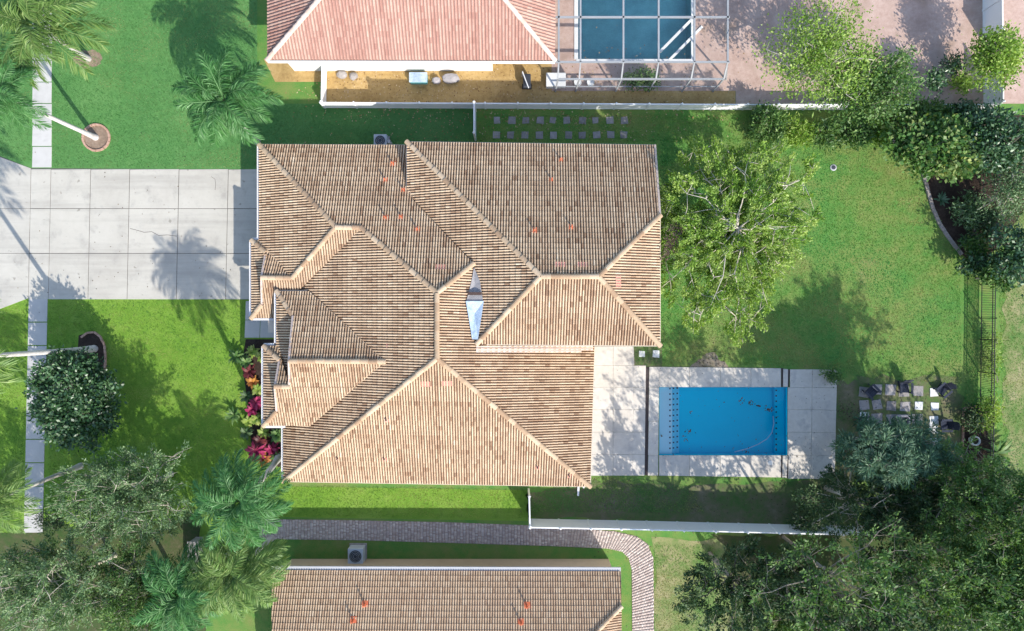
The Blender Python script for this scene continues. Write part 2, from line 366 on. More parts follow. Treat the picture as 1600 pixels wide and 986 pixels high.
M['leaf_lime'] = mat_leaf('leaf_lime', (0.10, 0.20, 0.02), (0.26, 0.36, 0.06), (0.48, 0.52, 0.16), 0.3, 0.025, 0.5)
M['leaf_magenta'] = mat_leaf('leaf_magenta', (0.14, 0.008, 0.03), (0.36, 0.02, 0.10), (0.55, 0.07, 0.18), 0.3, 0.025, 0.5)
M['leaf_orange'] = mat_leaf('leaf_orange', (0.16, 0.05, 0.015), (0.42, 0.15, 0.03), (0.58, 0.28, 0.06), 0.3, 0.025, 0.5)
M['leaf_red'] = mat_leaf('leaf_red', (0.04, 0.008, 0.012), (0.12, 0.02, 0.025), (0.24, 0.05, 0.05), 0.3, 0.025, 0.5)
M['frond'] = mat_leaf('frond', (0.025, 0.11, 0.025), (0.075, 0.22, 0.055), (0.22, 0.40, 0.17), 0.3, 0.025, 0.5)
M['frond_yellow'] = mat_leaf('frond_yellow', (0.07, 0.15, 0.03), (0.15, 0.26, 0.06), (0.32, 0.40, 0.14), 0.3, 0.025, 0.5)
M['blade_n'] = mat_leaf('blade_n', (0.05, 0.15, 0.042), (0.09, 0.22, 0.065), (0.16, 0.30, 0.11), 0.3, 0.02, 0.5, 1.2, (0.22, (0.20, 0.27, 0.10), (0.055, 0.19, 0.048)))
M['blade_s'] = mat_leaf('blade_s', (0.07, 0.17, 0.02), (0.145, 0.265, 0.034), (0.27, 0.36, 0.085), 0.3, 0.02, 0.5, 1.2, (0.3, (0.28, 0.33, 0.085), (0.08, 0.21, 0.03)))
M['blade_b'] = mat_leaf('blade_b', (0.065, 0.19, 0.028), (0.125, 0.30, 0.045), (0.23, 0.38, 0.085), 0.3, 0.02, 0.5, 0.4, (0.14, (0.31, 0.30, 0.11), (0.045, 0.25, 0.05)))
M['pebble'] = mat_leaf('pebble', (0.16, 0.08, 0.03), (0.38, 0.25, 0.11), (0.62, 0.50, 0.32), 0.0, 0.02)
M['litter'] = mat_leaf('litter', (0.03, 0.02, 0.012), (0.08, 0.05, 0.03), (0.20, 0.15, 0.09), 0.1, 0.04)

# ------------------------------------------------------------------ ground and sheets
POOL = (1030, 605, 1230, 711)          # photo-pixel bounds of the pool
NPOOL = (903, -45, 1080, 93)           # the neighbour's pool

def rect_w(r):
    a = at(r[0], r[3]); b = at(r[2], r[1])
    return (a.x, a.y, b.x, b.y)

def holed_sheet(name, x0, y0, x1, y1, holes, z, mat, parent=None):
    xs = sorted(set([x0, x1] + [v for h in holes for v in (h[0], h[2]) if x0 < v < x1]))
    ys = sorted(set([y0, y1] + [v for h in holes for v in (h[1], h[3]) if y0 < v < y1]))
    b = MB(); V = [(x, y, z) for y in ys for x in xs]; F = []
    nx = len(xs)
    for j in range(len(ys) - 1):
        for i in range(nx - 1):
            cx = (xs[i] + xs[i + 1]) / 2; cy = (ys[j] + ys[j + 1]) / 2
            if any(h[0] < cx < h[2] and h[1] < cy < h[3] for h in holes): continue
            F.append((j * nx + i, j * nx + i + 1, (j + 1) * nx + i + 1, (j + 1) * nx + i))
    b.add(V, F); return b.build(name, mat, parent)

HOLES = [rect_w(POOL), rect_w(NPOOL)]
tag(holed_sheet('ground', -600, -600, 600, 600, HOLES, 0.0, M['back_lawn']), 'patchy green grass ground around the houses', kind='structure')

def sheet(name, px, z, mat, label, wobble=0.0, sub=1):
    pts = []
    n = len(px)
    for i in range(n):
        a = px[i]; b = px[(i + 1) % n]
        for k in range(sub):
            t = k / sub
            p = at(a[0] + (b[0] - a[0]) * t, a[1] + (b[1] - a[1]) * t)
            if wobble: p.x += random.uniform(-wobble, wobble); p.y += random.uniform(-wobble, wobble)
            pts.append((p.x, p.y, z))
    b = MB(); b.add(pts, [tuple(range(len(pts) - 1, -1, -1))])
    me = b.mesh(name, mat)
    bm = bmesh.new(); bm.from_mesh(me); bmesh.ops.triangulate(bm, faces=bm.faces); 
    for f in bm.faces:
        if f.normal.z < 0: f.normal_flip()
    bm.to_mesh(me); bm.free()
    return tag(obj(name, me), label, kind='structure')

sheet('lawn', [(-200, -200), (402, -200), (402, 162), (745, 162), (745, 232), (412, 232), (412, 268), (-200, 268)], 0.004, M['lawn_north'], 'smooth green lawn north of the driveway')
sheet('lawn', [(-200, 462), (450, 462), (450, 760), (825, 766), (825, 814), (440, 808), (300, 860), (-200, 860)], 0.004, M['lawn_south'], 'bright yellow green lawn south of the driveway')
sheet('dirt', [(826, 766), (930, 752), (1010, 752), (1090, 757), (1310, 752), (1340, 770), (1330, 835), (1000, 815), (826, 810)], 0.004, M['dirt'], 'bare dirt and thin grass beside the south fence', 0.25, 6)
sheet('dirt', [(1300, 590), (1345, 600), (1350, 700), (1330, 760), (1300, 760)], 0.006, M['dirt'], 'brown leaf strewn dirt east of the pool deck', 0.3, 6)
sheet('dirt', [(1075, 576), (1092, 562), (1110, 550), (1128, 563), (1140, 577)], 0.009, M['bare'], 'bare dirt patch north of the pool deck', 0.12, 4)
sheet('dirt', [(1340, 590), (1500, 590), (1506, 720), (1340, 730)], 0.005, M['dirt'], 'mossy dirt under the garden chairs', 0.3, 8)
sheet('dry_ground', [(1562, 230), (1760, 230), (1760, 760), (1580, 760), (1568, 600), (1572, 450)], 0.006, M['dry_grass'], 'dry sandy grass beyond the black metal fence', 0.3, 8)
sheet('dry_ground', [(1020, 836), (1180, 842), (1300, 1000), (1280, 1100), (1020, 1100)], 0.006, M['dry_grass'], 'dry yellowed grass beside the curved paver path', 0.3, 8)
sheet('mulch_bed', [(1372, 216), (1412, 228), (1440, 262), (1450, 300), (1470, 352), (1503, 398), (1530, 420), (1600, 330), (1700, 180), (1372, 180)], 0.008, M['mulch'], 'dark mulch bed inside the curved edging')
sheet('mulch_bed', [(1506, 640), (1532, 636), (1550, 700), (1535, 760), (1500, 760), (1504, 720)], 0.008, M['mulch'], 'dark mulch bed with brick edge by the black fence')
sheet('mulch_bed', [(384, 530), (440, 530), (452, 668), (452, 735), (420, 725), (392, 690), (386, 620), (378, 570)], 0.009, M['mulch'], 'dark planting bed along the front wall')
sheet('mulch_bed', [(123, 524), (145, 518), (160, 532), (165, 560), (163, 590), (140, 596), (120, 570)], 0.009, M['mulch'], 'dark mulch round the leaning palm trunk')
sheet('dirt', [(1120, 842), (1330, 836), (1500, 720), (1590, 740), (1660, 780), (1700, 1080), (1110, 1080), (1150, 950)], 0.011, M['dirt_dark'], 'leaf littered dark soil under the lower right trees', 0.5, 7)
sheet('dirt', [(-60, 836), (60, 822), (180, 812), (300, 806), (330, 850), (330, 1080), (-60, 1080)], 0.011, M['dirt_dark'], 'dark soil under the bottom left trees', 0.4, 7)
sheet('gravel_yard', [(412, 92), (500, 92), (870, 92), (960, 100), (1149, 130), (1149, 166), (508, 166), (505, 128), (430, 128)], 0.006, M['gravel'], 'orange gravel side yard of the north house')
holed_sheet_o = holed_sheet('pool_terrace', at(862, 0).x, at(0, 142).y, at(1150, 0).x, at(0, -130).y, [rect_w(NPOOL)], 0.010, M['pavers_pink'])
tag(holed_sheet_o, 'pale terrace around the screened pool', kind='structure')
sheet('paved_yard', [(1149.5, -200), (1800, -200), (1800, 162), (1149.5, 162)], 0.008, M['pavers_pink'], 'pinkish paved yard of the north neighbour')

# concrete slabs laid one by one
def slab(px4, parent, mat, top=0.03, name='slab', gap=0.026, thick=0.12, bevel=0.006):
    pts = [at(*p) for p in px4]
    c = sum(pts, Vector()) / len(pts)
    q = []
    for p in pts:
        d = p - c; L = d.length
        q.append(c + d * max(0.0, (L - gap) / L))
    if sum(q[i].x * q[(i + 1) % len(q)].y - q[(i + 1) % len(q)].x * q[i].y for i in range(len(q))) < 0: q.reverse()
    b = MB(); b.prism(q, top - thick, top)
    return b.build(name, mat, parent, bevel=bevel)

drive = empty('driveway', at(200, 366), 'wide pale concrete driveway of jointed slabs', kind='structure')
sheet('joint_bed', [(-150, 244), (0, 244), (48, 263), (405, 265), (393, 468), (44, 466), (0, 482), (-150, 490)], 0.012, M['joint'], 'dark joint bed under the driveway slabs')
ys = [264, 326, 396, 468]
def dx(x, y): return x - (y - 264) * 0.021
xs = [80, 142, 203, 280, 357, 404]
for j in range(3):
    for i in range(5):
        slab([(dx(xs[i], ys[j]) if xs[i] != 404 else 409, ys[j] + (0.6 if j == 0 else 0)), (dx(xs[i + 1], ys[j]) if xs[i + 1] != 404 else 409, ys[j]),
              (dx(xs[i + 1], ys[j + 1]) if xs[i + 1] != 404 else 409, ys[j + 1]), (dx(xs[i], ys[j + 1]) if xs[i] != 404 else 409, ys[j + 1])], drive, M['concrete'])
    slab([(dx(49, ys[j]), ys[j]), (dx(80, ys[j]), ys[j]), (dx(80, ys[j + 1]), ys[j + 1]), (dx(49, ys[j + 1]), ys[j + 1])], drive, M['concrete'])
slab([(-110, 205), (49, 263), (48, 326), (-110, 326)], drive, M['concrete'])
slab([(-110, 326), (48, 326), (46, 396), (-110, 396)], drive, M['concrete'])
slab([(-110, 396), (46, 396), (45, 466), (-110, 525)], drive, M['concrete'])
for rr in drive.children: rr.parent = drive; rr.matrix_parent_inverse = Matrix.Translation(-drive.location)

def reparent(root):
    for c in root.children:
        c.matrix_parent_inverse = Matrix.Translation(-root.location)
walk = empty('sidewalk', at(60, 100), 'narrow concrete sidewalk crossing the driveway end', kind='structure')
yy = 262
while yy > -120:
    slab([(50 + (262 - yy) * 0.004, yy), (81, yy), (81.5, yy - 33), (51, yy - 33)], walk, M['walk']); yy -= 33.5
yy = 467
while yy < 800:
    d0 = (yy - 467) * 0.021; d1 = (yy + 36 - 467) * 0.021
    slab([(45 - d0, yy), (75 - d0, yy), (75 - d1, yy + 36), (45 - d1, yy + 36)], walk, M['walk']); yy += 36.6
reparent(walk)
entry = empty('entry_walk', at(405, 512), 'grey concrete slabs leading to the front entry', kind='structure')
for i in range(2):
    slab([(384 + i * 24, 470), (408 + i * 24, 470), (407 + i * 24, 500), (383 + i * 24, 500)], entry, M['walk'])
    slab([(383 + i * 24, 500), (407 + i * 24, 500), (406 + i * 24, 528), (382 + i * 24, 528)], entry, M['walk'])
reparent(entry)

# cracks in the driveway: thin dark sunken lines
crack = MB()
pp = [(203, 357), (215, 360), (225, 363), (237, 362), (248, 368), (262, 367), (276, 369)]
for a, b_ in zip(pp[:-1], pp[1:]):
    crack.bar(at(*a, 0.031), at(*b_, 0.031), 0.03, 0.004)
pp = [(330, 276), (336, 280), (337, 290), (336, 297)]
for a, b_ in zip(pp[:-1], pp[1:]):
    crack.bar(at(*a, 0.031), at(*b_, 0.031), 0.022, 0.004)
co = crack.build('crack', M['joint'], drive); co.matrix_parent_inverse = Matrix.Translation(-drive.location)

# pool deck sections
deck = empty('pool_deck', at(1110, 660), 'pale stone pool deck in sections with dark drain slots', kind='structure')
sheet('drain_bed', [(926, 541), (991, 541), (991, 570), (1309, 580), (1304, 748), (928, 741)], 0.014, M['dark_gap'], 'dark bed under the pool deck sections') if False else None
DT = 0.05
def dk(px4): return slab(px4, deck, M['travertine'], DT, 'deck_section', 0.008, 0.16, 0.012)
# drain channels
for q in ([(1009, 573), (1014, 573), (1012, 743), (1007, 742)], [(1220.5, 575), (1223.5, 575), (1223, 604), (1220.5, 604)], [(1231, 577), (1234.5, 577), (1232.5, 604.5), (1230.5, 604.5)],
          [(1219.5, 711.5), (1222.5, 711.5), (1222, 746), (1219, 746)], [(1230.5, 711.5), (1232, 711.5), (1231, 747), (1228.5, 747)]):
    slab(q, deck, M['dark_gap'], 0.02, 'drain_slot', 0.0, 0.06, 0.0)
# left patio, laid in big stone courses
yb = [541, 571, 605, 640, 675, 710, 743]
for j in range(6):
    dk([(905, yb[j]), (958, yb[j]), (957.6, yb[j + 1]), (905, yb[j + 1])])
    x1 = 990
    dk([(958, yb[j]), (x1 if j == 0 else 991 - j * .5, yb[j]), (991 - j * 0.5, yb[j + 1]), (957.6, yb[j + 1])])
    if j > 0:
        dk([(991 - j * .5, yb[j]), (1009.5 - j * .4, yb[j]), (1009 - j * .4, yb[j + 1]), (990.5 - j * .5, yb[j + 1])])
# west coping
for a, b_ in ((573, 605), (605, 658), (658, 711), (711, 743)):
    dk([(1014.5 - (a - 573) * .012, a), (1029.5 - (a - 605) * .01, a), (1029.5 - (b_ - 605) * .01, b_), (1014 - (b_ - 573) * .012, b_)])
xe = [1029.5, 1077, 1125, 1173, 1220]
for a, b_ in zip(xe[:-1], xe[1:]):
    dk([(a, 573 + (a - 1030) * .012), (b_, 573 + (b_ - 1030) * .012), (b_, 604.8), (a, 604.8)])
    dk([(a, 711.2), (b_, 711.2), (b_, 743 + (b_ - 1030) * .015), (a, 743 + (a - 1030) * .015)])
dk([(1223.5, 576), (1231, 576.5), (1230.6, 604.6), (1223.2, 604.6)])
dk([(1222.6, 711.4), (1230.4, 711.4), (1229, 746.5), (1222, 746.3)])
yr = [577, 605, 640, 675, 711, 748]
for j in range(5):
    f = lambda y: 1234.2 - (y - 577) * 0.02 if y < 604 or y > 712 else 1230.6
    mid = 1269 - j * .5
    xl0 = 1234 if j in (0,) else (1230.6 if j < 4 else 1231.6)
    dk([(xl0, yr[j]), (mid, yr[j]), (mid - .5, yr[j + 1]), (xl0 - (.5 if j else 0), yr[j + 1])])
    dk([(mid, yr[j]), (1308 - j * .8, yr[j] + 1), (1307 - j * .8, yr[j + 1] + 1), (mid - .5, yr[j + 1])])
skim = MB(); p = at(1203, 723); skim.lathe([(0.12, DT), (0.16, DT + 0.012), (0.15, DT + 0.02)], (p.x, p.y, 0), 18)
o = skim.build('skimmer_lid', M['stone_white'], deck)
reparent(deck)

# the pool: shell > steps, trim tiles; water
def pool_shell(name, r, depth, mat, label, parent_kind='structure'):
    x0, y0, x1, y1 = rect_w(r)
    e = empty(name, ((x0 + x1) / 2, (y0 + y1) / 2, 0), label, kind=parent_kind)
    b = MB(); z = 0.02
    V = [(x0, y0, -depth), (x1, y0, -depth), (x1, y1, -depth), (x0, y1, -depth), (x0, y0, z), (x1, y0, z), (x1, y1, z), (x0, y1, z)]
    b.add(V, [(0, 1, 2, 3), (0, 4, 5, 1), (1, 5, 6, 2), (2, 6, 7, 3), (3, 7, 4, 0)])
    b.build('basin', mat, e)
    return e, (x0, y0, x1, y1)
pool, (px0, py0, px1, py1) = pool_shell('swimming_pool', POOL, 0.95, M['pool_blue'], 'rectangular bright blue swimming pool with pale entry steps')
W_ = px1 - px0
def xf(px): return at(px, 0).x
sb = MB(); sb.box(((px0 + xf(1052)) / 2, (py0 + py1) / 2, -0.73), (xf(1052) - px0, py1 - py0 - .006, 0.80)); sb.build('step', M['pool_step'], pool)
sb = MB(); sb.box(((xf(1052) + xf(1058)) / 2, (py0 + py1) / 2, -0.80), (xf(1058) - xf(1052), py1 - py0 - .006, 0.62)); sb.build('step', M['pool_step_mid'], pool)
sb = MB(); sb.box(((xf(1058) + xf(1065)) / 2, (py0 + py1) / 2, -0.90), (xf(1065) - xf(1058), py1 - py0 - .006, 0.42)); sb.build('step', M['pool_step_mid'], pool)
sb = MB(); sb.box(((px1 + xf(1215)) / 2, (py0 + py1) / 2, -0.82), (px1 - xf(1215), py1 - py0 - .006, 0.60)); sb.build('bench', M['pool_blue'], pool)
tm = MB(); tm.box((0, 0, 0), (0.10, 0.10, 0.012)); tme = tm.mesh('trim_tile', M['trim_tile'])
for cx, zz, off in ((1048.5, -0.322, 0), (1055, -0.482, 0), (1062, -0.682, 0), (1217.5, -0.512, 1)):
    for k in range(12):
        t = obj('trim_tile', tme, pool)
        t.location = (xf(cx), py1 - (k + .35 + (0.4 if off else 0)) * (py1 - py0) / 12.4, zz)
hp = [(1208, 650), (1209, 662), (1206, 676), (1198, 686), (1185, 694), (1168, 701), (1148, 706)]
hb = MB(); hb.tube([at(*q, -0.20) for q in hp], 0.035, 6); hb.build('cleaner_hose', M['hose'], pool, True)
wv = MB(); wv.add([(px0, py0, -0.14), (px1, py0, -0.14), (px1, py1, -0.14), (px0, py1, -0.14)], [(0, 1, 2, 3)])
wt = wv.build('pool_water', M['water'], pool)
for c in pool.children:
    if c.name.startswith('trim_tile'):
        c.location = c.location - pool.location
    else:
        c.matrix_parent_inverse = Matrix.Translation(-pool.location)
npool, nb = pool_shell('swimming_pool', NPOOL, 1.4, M['pool_dark'], 'dark teal swimming pool under the screen enclosure')
wv = MB(); wv.add([(nb[0], nb[1], -0.12), (nb[2], nb[1], -0.12), (nb[2], nb[3], -0.12), (nb[0], nb[3], -0.12)], [(0, 1, 2, 3)])
wv.build('pool_water', M['water'], npool)
cp = MB()
for a, b_ in (((nb[0] - .12, nb[1] - .12), (nb[2] + .12, nb[1] - .12)), ((nb[0] - .12, nb[3] + .12), (nb[2] + .12, nb[3] + .12)), ((nb[0] - .12, nb[1]), (nb[0] - .12, nb[3])), ((nb[2] + .12, nb[1]), (nb[2] + .12, nb[3]))):
    cp.bar((a[0], a[1], 0.03), (b_[0], b_[1], 0.03), 0.26, 0.07)
cp.build('coping', M['stone_white'], npool)
s1 = MB(); a = at(1090, 35); b_ = at(1038, 88)
for off in (-.42, .42):
    s1 = MB(); dv = (b_ - a).normalized(); nv = Vector((-dv.y, dv.x, 0)) * off
    s1.bar(a + nv, b_ + nv, 0.16, 0.16); s1.build('spa_wall', M['stone_white'], npool)
reparent(npool)

# ------------------------------------------------------------------ roofs of real tiles
def tile_template(bw, nb, exp, amp, step):
    prof = []
    for b in range(nb):
        for f, h in ((0, 0), (.18, 0), (.24, .62), (.40, 1.0), (.62, 1.0), (.79, .62), (.85, 0)): prof.append(((b + f) * bw, amp * h))
    prof.append((nb * bw, 0.0))
    L = exp + 0.03
    V = [(u, 0, step + z) for u, z in prof] + [(u, L, z) for u, z in prof] + [(u, 0.004, z - 0.012) for u, z in prof]
    n = len(prof)
    F = [(i, i + 1, n + i + 1, n + i) for i in range(n - 1)] + [(2 * n + i, 2 * n + i + 1, i + 1, i) for i in range(n - 1)]
    k_ = len(prof) - 1
    pan = np.array([1.0 if prof[i][1] == 0 and prof[i + 1][1] == 0 else 0.0 for i in range(k_)] + [0.0] * k_)  # marks the flat pan faces that get the painted groove darkening
    return np.array(V), np.array(F), pan

class Plane:
    def __init__(s, fit, pieces, stile=None):
        P = np.array([list(at(*f)) for f in fit])
        A = np.c_[P[:, :2], np.ones(len(P))]
        c, *_ = np.linalg.lstsq(A, P[:, 2], rcond=None)
        s.c = c
        s.pieces = [[s.hit(*p) for p in pc] for pc in pieces]
        e0, e1 = s.pieces[0][0], s.pieces[0][1]
        s.n = Vector((-c[0], -c[1], 1)).normalized()
        eu = (e1 - e0).normalized()
        ev = s.n.cross(eu)
        if ev.z < 0: eu = -eu; ev = s.n.cross(eu)
        s.eu, s.ev = eu, ev
        uv = [(p.dot(eu), p.dot(ev)) for pc in s.pieces for p in pc]
        s.u0 = min(q[0] for q in uv); s.u1 = max(q[0] for q in uv)
        s.v0 = min(e0.dot(ev), e1.dot(ev)); s.v1 = max(q[1] for q in uv)
        s.n0 = e0.dot(s.n)
    def hit(s, px, py, lift=0.0):
        # where the sight line of a photo pixel meets this roof plane
        k = SP / H; a = (px - 800) * k; b = (493 - py) * k   # x = a*(H-z), y = b*(H-z)
        z = (s.c[0] * a * H + s.c[1] * b * H + s.c[2]) / (1 + s.c[0] * a + s.c[1] * b)
        return Vector((a * (H - z), b * (H - z), z + lift))
    def zat(s, x, y): return s.c[0] * x + s.c[1] * y + s.c[2]

def build_tiles(planes, prm, tintf):
    """returns whole tiles [(matrix, tint)] and a clipped field (V,F,tint arrays)"""
    bw, nb, exp, amp, step = prm
    TV, TF, PAN = tile_template(*prm)
    wd = bw * nb
    whole = []; bmV = []; bmF = []; bmT = []
    for pl in planes:
        eu, ev, nn = pl.eu, pl.ev, pl.n
        R = np.array([list(eu), list(ev), list(nn)])
        nu = int((pl.u1 - pl.u0) / wd) + 2; nv = int((pl.v1 - pl.v0) / exp) + 2
        pcs = []
        for pc in pl.pieces:
            uv = np.array([(p.dot(eu), p.dot(ev)) for p in pc])
            ar = sum(uv[i][0] * uv[(i + 1) % len(uv)][1] - uv[(i + 1) % len(uv)][0] * uv[i][1] for i in range(len(uv)))
            if ar < 0: uv = uv[::-1]; pc = pc[::-1]
            pcs.append((uv, pc))
        for j in range(nv):
            for i in range(nu):
                cu = pl.u0 + (i - 0.5) * wd; cv = pl.v0 - 0.03 + j * exp
                cr = np.array([(cu, cv), (cu + wd, cv), (cu + wd, cv + exp + .03), (cu, cv + exp + .03)])
                tint = tintf(i, j, pl)
                for uv, pc in pcs:
                    m = len(uv); d = np.empty((m, 4))
                    for k in range(m):
                        e = uv[(k + 1) % m] - uv[k]; e = e / np.hypot(*e)
                        d[k] = e[0] * (cr[:, 1] - uv[k][1]) - e[1] * (cr[:, 0] - uv[k][0])
                    if (d.max(axis=1) <= 0).any(): continue
                    org = np.array([cu, cv, pl.n0])
                    if (d >= -0.012).all():
                        whole.append((pl, org, tint, PAN)); continue
                    Wv = (TV + org) @ R
                    # clip this tile
                    bm = bmesh.new()
                    vs_ = [bm.verts.new(v) for v in Wv]
                    dl = bm.faces.layers.float.new('dirt')  # carries the painted pan darkening through the clipping
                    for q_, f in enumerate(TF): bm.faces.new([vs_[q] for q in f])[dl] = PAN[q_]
                    for k in range(m):
                        if (d[k] < 0).any():
                            a = pc[k]; b = pc[(k + 1) % m]; e = (b - a); no = Vector((e.y, -e.x, 0)).normalized()
                            bmesh.ops.bisect_plane(bm, geom=bm.verts[:] + bm.edges[:] + bm.faces[:], plane_co=a, plane_no=no, clear_outer=True)
                            if not bm.faces: break
                    bm.verts.index_update()
                    o = len(bmV); bmV += [tuple(v.co) for v in bm.verts]
                    for f in bm.faces: bmF.append(tuple(v.index + o for v in f.verts)); bmT.append((tint, f[dl]))
                    bm.free()
    return whole, bmV, bmF, bmT, TV, TF

def field_object(name, parts, mat, parent, kind='stuff'):
    whole, bmV, bmF, bmT, TV, TF = parts
    V = list(bmV); F = list(bmF)
    me = bpy.data.meshes.new(name)
    T = [t[0] for t in bmT]; Dt = [t[1] for t in bmT]
    for pl, org, t, PAN in whole:
        R = np.array([list(pl.eu), list(pl.ev), list(pl.n)])
        Wv = (TV + org) @ R
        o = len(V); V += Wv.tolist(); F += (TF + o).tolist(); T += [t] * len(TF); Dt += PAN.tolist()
    me.from_pydata(V, [], F); me.materials.append(mat)
    a = me.attributes.new("tint", 'FLOAT', 'FACE'); a.data.foreach_set("value", T)
    a = me.attributes.new("dirt", 'FLOAT', 'FACE'); a.data.foreach_set("value", Dt)  # pan mask: weathering and painted groove shade in one value
    me.update()
    o = obj(name, me, parent); o["kind"] = kind; return o

def deck_object(planes, parent, mat, th=0.16, lift=-0.015):
    b = MB()
    for pl in planes:
        for pc in pl.pieces:
            pts = [(p.x, p.y, p.z + lift) for p in pc]; n = len(pts)
            b.add(pts + [(p[0], p[1], p[2] - th) for p in pts], [tuple(range(n)), tuple(range(2 * n - 1, n - 1, -1))] + [(i, (i + 1) % n, n + (i + 1) % n, n + i) for i in range(n)])
    return b.build('roof_deck', mat, parent)

def cap_meshes(name, mat, L, r):
    out = []
    for k in range(6):
        prof = []; V = []; F = []
        n = 6
        for x, rr, lz in ((-0.02, r * 1.04, 0.035), (L, r * 0.95, 0.0)):
            for q in range(n + 1):
                t = math.pi * q / n
                V.append((x, -math.cos(t) * rr, math.sin(t) ** .7 * (rr * 0.55 + .06) + lz - 0.06))
        for q in range(n): F.append((q, n + 1 + q, n + 2 + q, q + 1))
        F.append(tuple(range(n, -1, -1)))
        F.append(tuple(range(n + 1, 2 * n + 2)))
        me = bpy.data.meshes.new(name); me.from_pydata(V, [], F); me.materials.append(mat)
        a = me.attributes.new("tint", 'FLOAT', 'FACE'); a.data.foreach_set("value", [k / 5] * len(F))
        me.update(); out.append(me)
    return out

def lay_caps(name, meshes, p, q, parent, L=0.40, lift=0.085):
    """caps laid from the low end p up to q"""
    if p.z > q.z: p, q = q, p
    d = q - p; tot = d.length; n = max(1, round(tot / L)); x = d / tot
    y = Vector((0, 0, 1)).cross(x).normalized(); z = x.cross(y)
    sc = tot / n / L
    for i in range(n):
        o = bpy.data.objects.new(name, random.choice(meshes)); link(o, parent)
        m = Matrix.Identity(4)
        jit = random.uniform(-0.01, 0.01)
        for r_ in range(3):
            m[r_][0] = x[r_] * sc; m[r_][1] = y[r_]; m[r_][2] = z[r_]; m[r_][3] = (p + x * (i * tot / n))[r_] + z[r_] * lift + y[r_] * jit
        o.matrix_local = m

ZE, ZR, ZG, ZD = 3.3, 7.3, 5.5, 6.55
WN, WR, WS = 4.6, 8.1, 6.45
EE, E1R, E2R, BR = 4.2, 6.05, 5.4, 4.3
house = empty('house', (0, 0, 0), 'large house in the middle with brown barrel tile hip roof', 'house')
PL = {}
PL['south'] = Plane([(443, 752, ZE), (922, 760, ZE), (683, 560, ZR)], [[(443, 752), (922, 760), (683, 560)]])
PL['east'] = Plane([(922, 760, ZE), (928, 540, ZE), (683, 458, ZR), (683, 560, ZR)],
                   [[(922, 760), (929, 528), (744, 538), (683, 560)], [(683, 560), (744, 538), (740, 412), (683, 458)]])
PL['west'] = Plane([(443, 752, ZE), (443, 665, ZE), (683, 458, ZR), (683, 560, ZR), (565, 356, ZG)],
                   [[(443, 752), (443, 480), (468, 452), (565, 356), (683, 458), (683, 560)]])
PL['garage_north'] = Plane([(406, 226, ZE), (632, 226, ZE), (525, 355, ZG), (565, 356, ZG), (683, 458, ZR), (740, 412, ZD)],
                           [[(406, 226), (645, 227), (645, 312), (565, 356), (525, 355)], [(645, 312), (740, 412), (683, 458), (565, 356)]])
PL['garage_west'] = Plane([(405, 228, ZE), (405, 378, ZE), (525, 355, ZG), (457, 434, BR)], [[(405, 378), (405, 228), (525, 355), (457, 434)]])
PL['garage_south'] = Plane([(525, 355, ZG), (565, 357, ZG), (457, 434, BR), (410, 434, BR), (393, 497, ZE), (432, 497, ZE)],
                           [[(393, 497), (436, 497), (436, 475), (410, 475)], [(410, 475), (436, 475), (470, 452), (457, 434), (409, 434)], [(457, 434), (470, 452), (565, 357), (525, 355)]])
PL['bump_west'] = Plane([(393, 375, ZE), (393, 497, ZE), (411, 434, ZE + 0.37)], [[(393, 375), (393, 497), (413, 474), (418, 397)]])
PL['bump_north'] = Plane([(395, 375, ZE), (420, 375, ZE), (410, 434, BR), (457, 434, BR)],
                         [[(395, 375), (406, 376), (424, 396), (416, 395)], [(416, 395), (424, 396), (457, 434), (410, 434)]])
PL['entry_north'] = Plane([(432, 455, EE), (482, 455, EE), (603, 565, E1R), (452, 564, E1R)],
                          [[(434, 455), (484, 455), (527, 494), (458, 494)], [(458, 494), (527, 494), (603, 565), (452, 564)]])
PL['entry_south'] = Plane([(452, 564, E1R), (603, 565, E1R), (485, 665, EE), (412, 665, EE)],
                          [[(412, 665), (486, 665), (513, 642), (433, 642)], [(433, 642), (513, 642), (557, 604), (430, 604)], [(453, 604), (557, 604), (603, 565), (452, 564)]])
PL['entry_west'] = Plane([(432, 540, EE), (432, 455, EE), (458, 494, EE + 0.5)], [[(432, 545), (432, 455), (459, 494), (459, 600), (454, 604)]])
PL['porch_north'] = Plane([(412, 540, EE), (432, 540, EE), (430, 604, E2R), (454, 604, E2R)],
                          [[(413, 540), (434, 540), (441, 563), (437, 563)], [(437, 563), (441, 563), (454, 604), (430, 604)]])
PL['porch_west'] = Plane([(412, 540, EE), (412, 665, EE), (437, 600, EE + 0.48)], [[(412, 665), (412, 540), (439, 563), (435, 641)]])
PL['wing_north'] = Plane([(636, 222, WN), (1023, 227, WN), (845, 432, WR), (935, 432, WR)], [[(636, 222), (1023, 227), (1031, 337), (935, 432), (845, 432)]])
PL['wing_west'] = Plane([(636, 222, WN), (636, 302, WN), (845, 432, WR), (745, 537, WS)], [[(636, 222), (636, 302), (742, 414), (845, 432)], [(742, 414), (744, 536), (845, 432)]])
PL['wing_south'] = Plane([(745, 538, WS), (1031, 540, WS), (935, 432, WR), (845, 432, WR)], [[(745, 538), (1031, 540), (935, 432), (845, 432)]])
PL['wing_east'] = Plane([(1031, 540, WS), (1031, 337, WS), (935, 432, WR)], [[(1031, 540), (1031, 337), (935, 432)]])

